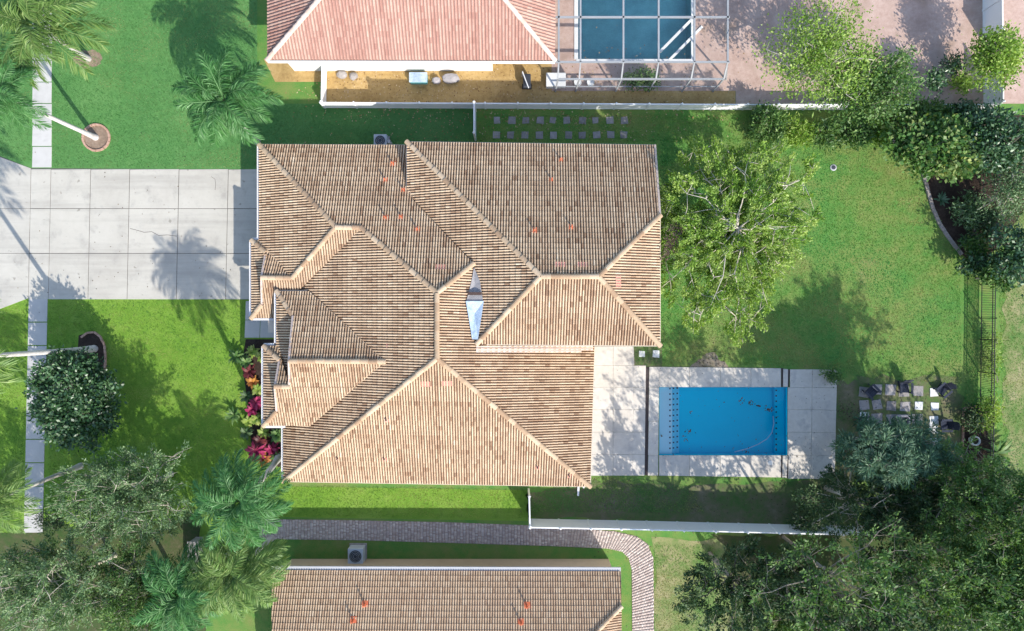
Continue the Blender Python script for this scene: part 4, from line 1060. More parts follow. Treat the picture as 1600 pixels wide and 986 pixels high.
# pool cage of the north neighbour
cage = empty('pool_enclosure', at(1010, 60), 'screened pool enclosure with pale metal beams beside the pink roof', 'enclosure')
def cb(name, p, q, w_=.11):
    b = MB(); b.bar(p, q, w_, w_); o_ = b.build(name, M['bronze'], cage); o_.matrix_parent_inverse = Matrix.Translation(-cage.location)
XS = [873, 907, 974, 1029, 1085, 1137]; ZT, ZWl = 3.2, 2.4
for x in XS:
    t = at(x, 97, ZT); tt = at(x, -110, ZT); wl_ = Vector((t.x, at(x, 143).y, ZWl)); gr = Vector((t.x, at(x, 143).y, 0))
    cb('beam', tt, t); cb('rafter', t, wl_, .09); cb('post', wl_, gr, .09)
for y, zz in ((97, ZT), (27, ZT), (-40, ZT)):
    cb('beam', at(868, y, zz) , at(1140, y, zz))
yb0 = at(0, 143).y
cb('beam', Vector((at(873, 97, ZT).x, yb0, ZWl)), Vector((at(1137, 97, ZT).x, yb0, ZWl)))
cb('beam', Vector((at(873, 97, ZT).x, yb0, 1.0)), Vector((at(1137, 97, ZT).x, yb0, 1.0)), .06)
e0 = at(1137, 97, ZT)
for y in (97, 27, -40):
    e = at(1137, y, ZT); cb('post', Vector((e.x, e.y, 3.15)), Vector((e.x + .9, e.y, 0)), .09)
b = MB(); q0, q1, q2, q3 = at(870, -110, ZT + .03), at(1139, -110, ZT + .03), at(1139, 98, ZT + .03), at(870, 98, ZT + .03)
b.add([q0, q1, q2, q3], [(3, 2, 1, 0)])
b.add([q3, q2, (q2.x, yb0 - .02, ZWl), (q3.x, yb0 - .02, ZWl)], [(0, 3, 2, 1)])
b.add([(q3.x, yb0 - .02, ZWl), (q2.x, yb0 - .02, ZWl), (q2.x, yb0 - .02, 0.05), (q3.x, yb0 - .02, 0.05)], [(0, 3, 2, 1)])
o_ = b.build('screen', M['screen'], cage); o_.matrix_parent_inverse = Matrix.Translation(-cage.location)

# ------------------------------------------------------------------ foliage
def leaf_quads(C, D, size, aspect, rng, flat=0.5):
    """C (n,3) leaf bases, D (n,3) leaf directions -> diamond leaves"""
    n = len(C)
    D = D / (np.linalg.norm(D, axis=1, keepdims=True) + 1e-9)
    up = rng.normal(0, 1, (n, 3)) * (1 - flat) + np.array([0, 0, 1.0]) * flat
    S = np.cross(D, up); S /= (np.linalg.norm(S, axis=1, keepdims=True) + 1e-9)
    L = size * rng.uniform(0.65, 1.3, (n, 1)); Wd = L * aspect
    V = np.stack([C, C + D * L * 0.5 + S * Wd * .5, C + D * L, C + D * L * 0.5 - S * Wd * .5], axis=1).reshape(-1, 3)
    F = np.arange(n * 4).reshape(n, 4)
    return V, F

def lump(dirs, seed):
    r = np.random.default_rng(seed); out = np.zeros(len(dirs))
    for k in range(7):
        v = r.normal(0, 1, 3); v /= np.linalg.norm(v); fr = r.uniform(2, 5)
        out += np.sin(dirs @ v * fr + r.uniform(0, 6.28)) / 7
    return out

def broadleaf(name, label, cat, base, crown, radii, ncl, per, size, aspect, mat, bark, seed, group=None, limbs=9, spread=.34, flat=.5, shell=.45, trunk_r=.16, irregular=.5, low=-.35, whorl=False, twig=1.0, spray=0.0, forkz=-.55):
    rng = np.random.default_rng(seed); rnd = random.Random(seed)
    base = Vector(base); crown = Vector(crown)
    root = empty(name, base, label, cat, group)
    d = rng.normal(0, 1, (ncl * 3, 3)); d /= np.linalg.norm(d, axis=1, keepdims=True)
    d = d[d[:, 2] > low][:ncl]
    rr = rng.uniform(0, 1, len(d)) ** shell
    rr = rr * (1 + irregular * lump(d, seed + 5))
    cl = d * rr[:, None] * np.array(radii) + np.array(crown)
    cl[:, 2] = np.maximum(cl[:, 2], 0.25)
    # limbs
    tb = MB()
    fork = base.lerp(Vector((crown.x, crown.y, crown.z + radii[2] * forkz)), .9)
    if fork.z < .3: fork.z = .3
    mid = base.lerp(fork, .5) + Vector((rnd.uniform(-.1, .1), rnd.uniform(-.1, .1), 0))
    tb.tube([base - Vector((0, 0, .1)), base + Vector((0, 0, .15)), mid, fork], [trunk_r * 1.5, trunk_r * 1.1, trunk_r * .9, trunk_r * .75], 8)
    t_ = tb.build('trunk', bark, root, True); t_.matrix_parent_inverse = Matrix.Translation(-base)
    lb = MB(); nodes = []
    idx = np.argsort(-rr)[:]; picks = []
    for i in idx:
        if all(np.dot(d[i], d[j]) < .72 for j in picks): picks.append(i)
        if len(picks) >= limbs: break
    for i in picks:
        e = Vector(cl[i]); pts = []
        for q in range(6):
            t = q / 5; p = fork.lerp(e, t); p.z += math.sin(t * math.pi) * radii[2] * .12
            if 0 < q < 5: p += Vector((rnd.gauss(0, .07), rnd.gauss(0, .07), rnd.gauss(0, .05))) * (radii[0] / 2.2)
            pts.append(p)
        rad = [max(.016, trunk_r * .55 * (1 - .85 * q / 5)) for q in range(6)]
        lb.tube(pts, rad, 5); nodes += [(p, r_) for p, r_ in zip(pts[1:], rad[1:])]
    NP_ = np.array([list(p) for p, _ in nodes]); fan = np.zeros(len(nodes))
    for i in range(len(cl)):
        e = Vector(cl[i]); dist = np.linalg.norm(NP_ - cl[i], axis=1); k = int(np.argmin(dist + rng.uniform(0, 1.2, len(dist)) + fan * .22)); fan[k] += 1
        p, r_ = nodes[k]
        if (e - p).length < .1: continue
        m_ = p.lerp(e, .5) + Vector((rnd.gauss(0, .06), rnd.gauss(0, .06), .05))
        lb.tube([p, m_, e], [min(r_ * .6, .024) * twig, .012 * twig, .005 * twig], 3)
        if spray:
            dd = (e - fork).normalized(); lb.tube([e, e + (dd + Vector((rnd.gauss(0, .3), rnd.gauss(0, .3), .25))) * spray * .8], [.012 * twig, .004], 3)
        if i % 2 == 0: nodes.append((m_, .02)); NP_ = np.vstack([NP_, [list(m_)]]); fan = np.append(fan, 0)
    l_ = lb.build('limbs', bark, root, True); l_.matrix_parent_inverse = Matrix.Translation(-base)
    if spray: pass
    # leaves
    cnt = rng.poisson(per, len(cl)); ci = np.repeat(np.arange(len(cl)), cnt)
    n = len(ci)
    off = rng.normal(0, 1, (n, 3)) * spread * np.array([1, 1, .7]); P = cl[ci] + off
    if spray:
        ax = cl - np.array(fork); ax /= (np.linalg.norm(ax, axis=1, keepdims=True) + 1e-6)
        ax += rng.normal(0, .45, ax.shape); ax[:, 2] = ax[:, 2] * .5 + .12; ax /= np.linalg.norm(ax, axis=1, keepdims=True)
        tpos = rng.uniform(-.5, .6, n)
        lat = rng.normal(0, 1, (n, 3)) * spray * .20 * (1.15 - np.abs(tpos))[:, None]
        P = cl[ci] + ax[ci] * (tpos * spray * 1.5)[:, None] + lat
        dr = ax[ci] * .9 + rng.normal(0, .55, (n, 3)) + lat * 2
    elif whorl:
        dr = off / (np.linalg.norm(off, axis=1, keepdims=True) + 1e-6) + rng.normal(0, .35, (n, 3)); dr[:, 2] *= .5
        P = cl[ci] + off * .25
    else:
        out = P - np.array(fork); out /= (np.linalg.norm(out, axis=1, keepdims=True) + 1e-6)
        dr = rng.normal(0, 1, (n, 3)) * np.array([1, 1, .55]) + out * .6
    P[:, 2] = np.maximum(P[:, 2], .08)
    V, F = leaf_quads(P, dr, size, aspect, rng, flat)
    ct = rng.uniform(.2, .8, len(cl))
    T = np.clip(ct[ci] + rng.normal(0, .2, n), 0, 1)
    o_ = obj('crown', fast_mesh('crown', V - np.array(base), F, T, mats=(mat,)), root)
    return root

def crown_at(px, py, z): return at(px, py, z)
def under(px, py, z, dx_=0, dy_=0):
    p = at(px, py, z); return (p.x + dx_, p.y + dy_, 0)

TREES = [
 # name,label,cat, crown px, z, radii, ncl, per, size, aspect, leaf, bark, kw
 ('ficus_tree', 'dense round dark green tree beside the left sidewalk', 'tree', (117, 622), 2.9, (2.5, 2.5, 2.0), 240, 60, .24, .55, 'leaf_dark', 'bark', dict(spread=.26, shell=.33, flat=.55, irregular=.55)),
 ('oak_tree', 'grey green feathery tree with pale twigs in the lower left', 'tree', (203, 768), 4.6, (3.9, 2.7, 2.3), 270, 100, .17, .32, 'leaf_grey', 'bark_pale', dict(limbs=16, flat=.45, irregular=.6, spray=.62, twig=1.5)),
 ('oak_tree', 'grey green tree crown filling the bottom left corner', 'tree', (95, 912), 5.2, (5.0, 3.4, 2.6), 300, 90, .18, .34, 'leaf_grey', 'bark_pale', dict(limbs=14, flat=.45, irregular=.6, spray=.62, twig=1.5)),
 ('oak_tree', 'darker green tree at the bottom edge left of the palms', 'tree', (215, 930), 4.4, (2.8, 2.8, 2.2), 200, 70, .18, .36, 'leaf_mid', 'bark', dict(limbs=10, flat=.45, irregular=.6, spray=.6)),
 ('shade_tree', 'sparse light green tree with pale branches beside the house', 'tree', (1140, 362), 5.0, (4.3, 5.8, 2.9), 640, 115, .155, .5, 'leaf_bright', 'bark_pale', dict(limbs=30, flat=.5, irregular=.5, trunk_r=.10, shell=.5, spray=.5, twig=1.8, forkz=.75)),
 ('feathery_tree', 'silvery green feathery tree overhanging the garden chairs', 'tree', (1395, 705), 5.4, (3.0, 2.2, 2.0), 200, 90, .32, .16, 'leaf_silver', 'bark', dict(limbs=10, spread=.5, flat=.6, irregular=.45, whorl=True)),
 ('broadleaf_tree', 'deep green tree with bare curved limbs south east of the pool', 'tree', (1345, 790), 4.2, (2.9, 2.3, 1.9), 150, 60, .21, .36, 'leaf_deep', 'bark_pale', dict(limbs=12, spray=.55, irregular=.6, flat=.5)),
 ('broadleaf_tree', 'dark shadowed tree behind the silvery feathery tree', 'tree', (1430, 790), 4.6, (2.8, 2.4, 2.0), 150, 62, .20, .38, 'leaf_deep', 'bark', dict(limbs=12, spray=.55, irregular=.6, flat=.5)),
 ('broadleaf_tree', 'light yellow green tree right of the silvery feathery tree', 'tree', (1510, 775), 7.0, (2.2, 2.6, 2.2), 130, 75, .18, .44, 'leaf_mid', 'bark', dict(limbs=10, spray=.55, irregular=.6, flat=.5)),
 ('broadleaf_tree', 'mid green tree cut by the right edge below the sandy patch', 'tree', (1600, 812), 8.6, (2.8, 2.6, 2.4), 140, 75, .18, .44, 'leaf_mid', 'bark', dict(limbs=10, spray=.55, irregular=.6, flat=.5)),
 ('tall_tree', 'deep green tree at the bottom edge right of the paver path', 'tree', (1155, 920), 5.4, (3.9, 3.2, 2.4), 150, 85, .21, .42, 'leaf_deep', 'bark', dict(limbs=12, spray=.55, irregular=.6, flat=.5)),
 ('tall_tree', 'tall mottled green tree at the bottom edge below the white fence end', 'tree', (1320, 915), 8.6, (3.9, 3.3, 2.8), 150, 30, .22, .46, 'leaf_mid', 'bark', dict(limbs=12, spray=.62, irregular=.6, flat=.55, trunk_r=.11)),
 ('tall_tree', 'tall fresh green tree at the bottom edge in the lower right', 'tree', (1455, 920), 7.8, (3.8, 3.2, 2.6), 150, 46, .22, .46, 'leaf_mid', 'bark', dict(limbs=12, spray=.62, irregular=.6, flat=.55, trunk_r=.11)),
 ('tall_tree', 'tall dark tree cut by the bottom edge between two lighter trees', 'tree', (1388, 990), 8.6, (3.8, 3.2, 2.6), 140, 32, .22, .46, 'leaf_deep', 'bark', dict(limbs=12, spray=.62, irregular=.6, flat=.55, trunk_r=.11)),
 ('tall_tree', 'tall dark tree cut by the bottom edge right of the dry grass', 'tree', (1300, 1010), 8.0, (3.6, 3.0, 2.6), 130, 20, .22, .46, 'leaf_deep', 'bark', dict(limbs=12, spray=.62, irregular=.6, flat=.55, trunk_r=.11)),
 ('tall_tree', 'tall tree filling the bottom right corner', 'tree', (1580, 930), 7.4, (3.6, 3.4, 2.6), 280, 75, .22, .44, 'leaf_mid', 'bark', dict(limbs=12, spread=.44, irregular=.55)),
 ('understory_tree', 'low dark understory tree below the right end of the white fence', 'tree', (1235, 912), 2.4, (2.3, 1.7, 1.3), 120, 70, .2, .42, 'leaf_deep', 'bark', dict(limbs=8, spray=.5, irregular=.55, flat=.5)),
 ('understory_tree', 'low dark green bushy tree between the tall bottom right trees', 'tree', (1395, 895), 2.8, (2.6, 2.0, 1.5), 130, 70, .2, .42, 'leaf_deep', 'bark', dict(limbs=8, spray=.5, irregular=.55, flat=.5)),
 ('understory_tree', 'low mid green bushy tree near the bottom right corner', 'tree', (1520, 880), 2.8, (2.4, 2.2, 1.5), 130, 70, .2, .42, 'leaf_mid', 'bark', dict(limbs=8, spray=.5, irregular=.55, flat=.5)),
 ('understory_tree', 'low green bushy tree cut by the bottom edge right of the dry grass', 'tree', (1240, 965), 2.8, (2.6, 2.0, 1.5), 130, 70, .2, .42, 'leaf_mid', 'bark', dict(limbs=8, spray=.5, irregular=.55, flat=.5)),
 ('understory_tree', 'low dark bushy tree at the very bottom edge below the tall mottled tree', 'tree', (1345, 975), 2.6, (2.4, 1.8, 1.4), 120, 70, .2, .42, 'leaf_deep', 'bark', dict(limbs=8, spray=.5, irregular=.55, flat=.5)),
 ('sea_grape_tree', 'wide tree with large yellow tinged leaves over the corner bed', 'tree', (1462, 232), 2.6, (2.9, 1.7, 1.5), 230, 32, .30, .62, 'leaf_yellow', 'bark', dict(limbs=10, spread=.30, irregular=.45, flat=.6)),
 ('broadleaf_tree', 'dark leafy tree at the top end of the black fence', 'tree', (1555, 225), 3.0, (2.3, 1.9, 1.6), 210, 40, .24, .5, 'leaf_dark', 'bark', dict(limbs=9, spread=.30, irregular=.5)),
 ('broadleaf_tree', 'grey leaved scrubby tree just outside the upper black fence', 'tree', (1580, 300), 2.8, (1.7, 1.7, 1.3), 130, 34, .16, .4, 'leaf_grey', 'bark_pale', dict(limbs=10, spread=.34, irregular=.6)),
 ('broadleaf_tree', 'small dark green tree over the black fence at right', 'tree', (1588, 395), 3.0, (1.5, 1.6, 1.2), 90, 36, .24, .55, 'leaf_dark', 'bark', dict(limbs=8, spread=.26, irregular=.6)),
 ('yard_tree', 'yellow green tree in the paved top right yard', 'tree', (1285, 85), 4.6, (3.4, 3.0, 2.3), 260, 34, .18, .5, 'leaf_bright', 'bark_pale', dict(limbs=14, spread=.38, irregular=.6)),
 ('yard_tree', 'mid green spreading tree over the top fence', 'tree', (1350, 140), 3.6, (3.0, 2.0, 1.8), 220, 48, .20, .5, 'leaf_mid', 'bark', dict(limbs=11, spread=.36, irregular=.6)),
 ('yard_tree', 'bright green bushy tree by the top right white fence', 'tree', (1553, 95), 3.2, (1.5, 1.7, 1.3), 130, 44, .20, .5, 'leaf_bright', 'bark', dict(limbs=9, spread=.30, irregular=.5)),
]
for k, (nm, lab, cat, (cx, cy), z, rad, ncl, per, sz, asp, lf, bk, kw) in enumerate(TREES):
    broadleaf(nm, lab, cat, under(cx, cy, z, random.uniform(-.2, .2), random.uniform(-.2, .2)), crown_at(cx, cy, z), rad, ncl, per, sz, asp, M[lf], M[bk], 100 + k, 'trees around the houses', **kw)

SHRUBS = [
 ((1200, 208), .9, (1.1, .8, .7), 60, 26, .34, .22, 'leaf_mid', 'strap leaved green shrub at the left end of the top hedge'),
 ((1245, 206), .9, (1.1, .7, .7), 60, 26, .34, .22, 'leaf_bright', 'pale green shrub, second from the left in the top hedge'),
 ((1290, 207), .9, (1.1, .8, .7), 60, 26, .30, .30, 'leaf_mid', 'mid green shrub in the middle of the top hedge'),
 ((1335, 212), .9, (1.0, .8, .7), 60, 26, .26, .4, 'leaf_mid', 'leafy shrub bulging from the top hedge onto the lawn'),
 ((1372, 205), .9, (.9, .7, .7), 50, 26, .22, .45, 'leaf_bright', 'light green shrub where the curved edging begins'),
 ((1205, 186), 1.3, (1.0, .7, .8), 60, 26, .24, .4, 'leaf_mid', 'shrub leaning on the top white fence left of the yellow green tree'),
 ((1440, 176), 1.2, (1.4, .7, .8), 80, 26, .24, .45, 'leaf_mid', 'green shrub in front of the top white fence right of centre'),
 ((1505, 180), 1.2, (1.3, .7, .8), 80, 26, .24, .45, 'leaf_dark', 'dark shrub against the top white fence near its end'),
 ((1460, 125), 2.2, (.5, .5, .6), 30, 26, .22, .4, 'leaf_dark', 'small dark round bush on a stem in the paved yard'),
 ((1488, 100), .9, (.6, .5, .5), 30, 24, .2, .4, 'leaf_dark', 'small dark low bush beside the top right fence'),
 ((1503, 128), .9, (.7, .6, .5), 34, 24, .2, .4, 'leaf_bright', 'pale low bush under the top right bushy tree'),
 ((1500, 250), 1.6, (1.4, 1.2, 1.0), 90, 24, .26, .5, 'leaf_yellow', 'croton like shrub hanging over the dark mulch bed'),
 ((1518, 330), 1.0, (1.1, .9, .7), 60, 20, .26, .3, 'leaf_grey', 'grey green bromeliad clump in the corner bed'),
 ((1537, 352), 1.0, (.9, 1.0, .7), 60, 22, .26, .28, 'leaf_deep', 'dark green clump beside the upper black fence'),
 ((1525, 385), .9, (.8, .9, .6), 50, 24, .24, .3, 'leaf_yellow', 'yellow green clump where the lawn meets the black fence'),
 ((1558, 432), 2.0, (1.1, .9, .8), 70, 26, .24, .55, 'leaf_mid', 'bright leafy branch clump over the middle of the black fence'),
 ((1527, 415), 1.2, (.9, .5, .6), 40, 24, .24, .55, 'leaf_dark', 'dark leafy clump at the head of the open black fence'),
 ((1545, 640), 1.0, (.5, 1.2, .7), 60, 26, .16, .5, 'leaf_bright', 'bright green vine climbing the lower black fence'),
 ((1552, 560), .6, (.3, 2.2, .4), 70, 14, .14, .5, 'leaf_bright', 'thin creeper along the foot of the black fence'),
 ((1519, 655), .7, (.5, .8, .5), 40, 24, .2, .4, 'leaf_deep', 'dark shrub in the brick edged bed above the white pot'),
 ((1300, 587), .5, (.42, .32, .4), 26, 26, .16, .4, 'leaf_mid', 'small green bush at the top right corner of the pool deck'),
 ((1302, 750), .8, (.55, .5, .6), 34, 30, .16, .4, 'leaf_deep', 'dark bush at the bottom right corner of the pool deck'),
 ((1003, 125), .7, (1.1, .5, .5), 50, 30, .18, .45, 'leaf_mid', 'low green hedge block outside the pool enclosure'),
 ((1570, 250), .9, (.9, .9, .6), 50, 18, .2, .4, 'leaf_yellow', 'yellowish bush behind the upper black fence'),
 ((80, 815), .7, (1.0, .6, .5), 50, 20, .2, .3, 'leaf_deep', 'dark low bush under the lower left tree'),
 ((1480, 735), 1.0, (1.2, .8, .8), 60, 24, .2, .4, 'leaf_deep', 'dark undergrowth below the single white paver'),
 ((1260, 815), 1.0, (1.1, .6, .7), 60, 24, .22, .25, 'leaf_deep', 'spiky dark shrub against the right end of the bottom fence'),
 ((1265, 780), .6, (.9, .9, .5), 50, 20, .2, .3, 'leaf_grey', 'dull olive bush between pool deck and bottom fence'),
 ((1550, 750), 1.4, (1.5, 1.2, 1.0), 90, 24, .22, .35, 'leaf_deep', 'dark bush mass below the spiky yellow plant'),
]
for k, ((cx, cy), z, rad, ncl, per, sz, asp, lf, lab) in enumerate(SHRUBS):
    broadleaf('shrub', lab, 'shrub', under(cx, cy, z), crown_at(cx, cy, z), rad, ncl, per, sz, asp, M[lf], M['bark'], 400 + k, 'shrubs along the fences and beds', limbs=6, spread=.2, trunk_r=.05, low=-.6, irregular=.45)

# palms
def frond_mesh(seed, Lf, el0, droop, mat, nleaf=74, leaflen=.9):
    rng = np.random.default_rng(seed); n = 26; pts = []; p = np.zeros(3); el = el0
    ds_ = Lf / (n - 1); yaw = 0.0; dirs = []
    for i in range(n):
        t = i / (n - 1); e = el0 - droop * t ** 1.4
        yaw += rng.normal(0, .012)
        dv = np.array([math.cos(e) * math.cos(yaw), math.cos(e) * math.sin(yaw), math.sin(e)]); dirs.append(dv); pts.append(p.copy()); p = p + dv * ds_
    pts = np.array(pts); dirs = np.array(dirs)
    V = []; F = []; T = []
    for i in range(n - 1):   # rachis strip (3-sided)
        r0 = .028 * (1 - .8 * i / n); r1 = .028 * (1 - .8 * (i + 1) / n); o = len(V)
        V += [pts[i] + [0, r0, 0], pts[i] + [0, 0, r0 * 1.2], pts[i] - [0, r0, 0], pts[i + 1] + [0, r1, 0], pts[i + 1] + [0, 0, r1 * 1.2], pts[i + 1] - [0, r1, 0]]
        F += [(o, o + 3, o + 4, o + 1), (o + 1, o + 4, o + 5, o + 2)]; T += [.85, .85]
    for k in range(nleaf):
        t = .10 + .90 * k / (nleaf - 1); f = t * (n - 1); i = min(n - 2, int(f)); q = f - i
        b = pts[i] * (1 - q) + pts[i + 1] * q; d = dirs[i]; 
        LL = leaflen * (0.45 + .75 * math.sin(math.pi * min(1, .15 + t * .78))) * (1 - .35 * t)
        for s in (-1, 1):
            ang = math.radians(62 - 30 * t) + rng.normal(0, .12); side = np.array([-d[1], d[0], 0]); side /= np.linalg.norm(side) + 1e-9
            ld = d * math.cos(ang) + side * s * math.sin(ang) + np.array([0, 0, rng.uniform(-.15, .45)]); ld /= np.linalg.norm(ld)
            m1 = b + ld * LL * .5; tip = b + ld * LL + np.array([0, 0, -LL * rng.uniform(.25, .6)])
            wv_ = np.cross(ld, [0, 0, 1]); wv_ /= np.linalg.norm(wv_) + 1e-9; w0 = .021 * rng.uniform(.8, 1.3)
            tw = np.array([0, 0, rng.uniform(-.02, .02)])
            o = len(V); V += [b - wv_ * w0 * .5, m1 - wv_ * w0 + tw, tip, m1 + wv_ * w0 - tw]
            F += [(o, o + 1, o + 2, o + 3)]; T += [float(np.clip(rng.normal(.5, .2), 0, 1))]
    return fast_mesh('frond', np.array(V), np.array(F), T, mats=(mat,))
FR = {}
for key, mt in (('g', M['frond']), ('y', M['frond_yellow'])):
    FR[key] = [[frond_mesh(10 + 7 * i + j, 3.0, el, dr, mt) for j in range(3)] for i, (el, dr) in enumerate(((1.15, 1.5), (.75, 1.5), (.25, 1.3), (-.2, 1.0)))]
def palm(label, base_px, crown_px, z, key='g', scale=1.0, n=19, seed=0, r=.15):
    rnd = random.Random(seed); b0 = at(*base_px); c0 = at(crown_px[0], crown_px[1], z)
    root = empty('palm_tree', b0, label, 'palm tree', 'palm trees')
    pts = []; rad = []
    for q in range(11):
        t = q / 10; p = b0.lerp(c0, t); p.x += (c0.x - b0.x) * .12 * math.sin(math.pi * t) * .6; pts.append(p - b0)
        rad.append(r * (1.55 if q == 0 else 1.15 if q == 1 else 1.0 - .28 * t))
    pts[0].z -= .1
    tb = MB(); fine = []; fr_ = []
    for q in range(10):
        for s in range(6):
            t = s / 6; fine.append(pts[q].lerp(pts[q + 1], t)); fr_.append((rad[q] * (1 - t) + rad[q + 1] * t) * (1.035 if s % 2 else .975))
    tb.tube(fine, fr_, 10); tb.build('trunk', M['palm_bark'], root, True)
    tip = pts[-1]; cs = MB(); cs.tube([tip - Vector((0, 0, .7)), tip - Vector((0, 0, .3)), tip + Vector((0, 0, .25))], [r * .75, r * .95, .04], 8); cs.build('crownshaft', M['palm_base'], root, True)
    for k in range(n):
        tier = 0 if k < n * .22 else 1 if k < n * .5 else 2 if k < n * .82 else 3
        o_ = obj('frond', rnd.choice(FR[key][tier]), root); s_ = scale * rnd.uniform(.88, 1.1); o_.scale = (s_, s_, s_)
        o_.location = tip + Vector((0, 0, .1 - .06 * tier)); o_.rotation_euler = (rnd.uniform(-.35, .35), rnd.uniform(-.2, .2), k * 2.39996 + rnd.uniform(-.25, .25))
    return root
palm('tall palm leaning over the left sidewalk below the driveway', (148, 545), (-97, 562), 11.4, 'y', 1.22, 20, 1, .17)
palm('tall green palm at the lower left corner of the main roof', (437, 713), (377, 782), 10.7, 'g', .84, 34, 2, .20)
palm('palm with bright fronds at the upper left corner of the main roof', (402, 222), (352, 158), 5.8, 'g', 1.0, 30, 3, .15)
palm('palm rooted in the round brick ring above the driveway', (150, 215), (6, 148), 6.8, 'g', .8, 20, 4, .15)
palm('palm in the top left corner with yellowish fronds over the sidewalk', (138, 92), (58, 42), 6.0, 'y', 1.15, 22, 5, .15)
palm('palm at the left edge whose trunk crosses the lower sidewalk', (126, 728), (-10, 782), 7.6, 'y', .85, 20, 6, .15)
palm('bright green palm at the bottom edge near the grey green trees', (355, 868), (286, 925), 5.4, 'g', 1.0, 30, 7, .14)
palm('tall bright palm at the bottom edge by the rosy roof corner', (425, 840), (368, 892), 5.6, 'y', 1.0, 30, 8, .15)

# plants of the front bed and other rosettes
def rosette(name, label, cat, px, py, mat, n, L, wd, el=.7, droop=1.3, hgt=.25, seed=0, group=None):
    rng = np.random.default_rng(seed); c = at(px, py); V = []; F = []; T = []
    for k in range(n):
        az = k * 2.39996 + rng.normal(0, .2); ln = L * rng.uniform(.7, 1.15); e0 = el * rng.uniform(.55, 1.5); p = np.array([0, 0, hgt * rng.uniform(.3, 1.2)])
        h = np.array([math.cos(az), math.sin(az), 0]); s = np.array([-h[1], h[0], 0]); tt = rng.uniform(.1, .95)
        o = len(V)
        for q in range(5):
            t = q / 4; e = e0 - droop * t; w_ = wd * (.45 + 1.1 * math.sin(math.pi * (t * .8 + .12))) * (1 if q < 4 else .1)
            V += [p - s * w_ / 2, p + s * w_ / 2 + np.array([0, 0, .15 * w_])]
            if q < 4: F.append((o + 2 * q, o + 2 * q + 1, o + 2 * q + 3, o + 2 * q + 2)); T.append(min(1, tt + .05 * q))
            p = p + (h * math.cos(e) + np.array([0, 0, math.sin(e)])) * ln / 4
    o_ = obj(name, fast_mesh(name, np.array(V), np.array(F), T, mats=(mat,))); o_.location = c
    return tag(o_, label, cat, group)
BED = [('leaf_lime', 398, 549, 22, .45, .10, 'lime croton nearest the front entry slab'), ('leaf_lime', 411, 556, 20, .42, .10, 'lime croton against the front gutter near the entry'),
       ('leaf_mid', 373, 556, 22, .6, .08, 'dark green spiky plant at the lawn edge near the entry'), ('leaf_red', 393, 580, 22, .5, .10, 'dark red bronze plant above the orange one'),
       ('leaf_orange', 398, 596, 22, .48, .12, 'orange croton halfway along the front bed'), ('leaf_lime', 406, 608, 22, .45, .11, 'lime croton just below the orange croton'),
       ('leaf_magenta', 404, 628, 22, .48, .10, 'magenta cordyline beside the porch gutter'), ('leaf_magenta', 397, 640, 18, .42, .10, 'small magenta plant between two lime crotons'),
       ('leaf_lime', 392, 657, 22, .42, .11, 'lime croton at the lawn side near the porch corner'), ('leaf_lime', 404, 654, 22, .44, .11, 'lime croton under the porch gutter'),
       ('leaf_mid', 369, 648, 22, .6, .08, 'dark green spiky plant at the lawn edge below the palm shadow'), ('leaf_red', 410, 688, 24, .55, .10, 'dark red plant above the large magenta one'),
       ('leaf_magenta', 405, 704, 30, .75, .11, 'large magenta cordyline at the lower end of the front bed'), ('leaf_magenta', 428, 700, 20, .45, .10, 'magenta plant close to the lower gutter'),
       ('leaf_orange', 414, 716, 24, .5, .12, 'bright orange plant below the large magenta one'), ('leaf_lime', 415, 675, 22, .42, .11, 'yellow green croton below the porch corner'),
       ('leaf_mid', 436, 678, 24, .5, .10, 'green plant in the corner below the porch roof'), ('leaf_mid', 438, 712, 24, .5, .09, 'green plant at the foot of the tall palm'),
       ('leaf_mid', 388, 566, 20, .5, .08, 'mid green plant between spiky plant and lime croton'), ('leaf_deep', 389, 618, 20, .5, .09, 'dark green plant left of the magenta cordyline'),
       ('leaf_deep', 388, 675, 20, .5, .09, 'dark green plant below the lime crotons')]
for k, (lf, x, y, n_, L, wd, lab) in enumerate(BED):
    rosette('bed_plant', lab, 'plant', x, y, M[lf], n_ + 6, L * 1.15, wd * 1.1, .8, 1.2, .35, 50 + k, 'colourful plants of the front bed')
rosette('spiky_plant', 'yellow green spiky plant outside the lower black fence', 'plant', 1552, 706, M['leaf_yellow'], 26, 1.25, .12, .6, .9, .4, 90)
rosette('spiky_plant', 'silvery spiky plant on the dark mulch of the corner bed', 'plant', 1466, 313, M['leaf_silver'], 18, .6, .08, .7, 1.0, .2, 91)
rosette('spiky_plant', 'dark red spiky plant beside the upper black fence', 'plant', 1533, 318, M['leaf_red'], 20, .6, .09, .7, 1.0, .3, 92)
rosette('spiky_plant', 'silver grey spiky plant near the end of the curved edging', 'plant', 1504, 378, M['leaf_silver'], 18, .6, .08, .7, 1.0, .2, 93)
rosette('spiky_plant', 'yellow spiky plant in the corner bed below the grey clump', 'plant', 1510, 353, M['leaf_yellow'], 18, .7, .07, 1.0, .8, .3, 94)

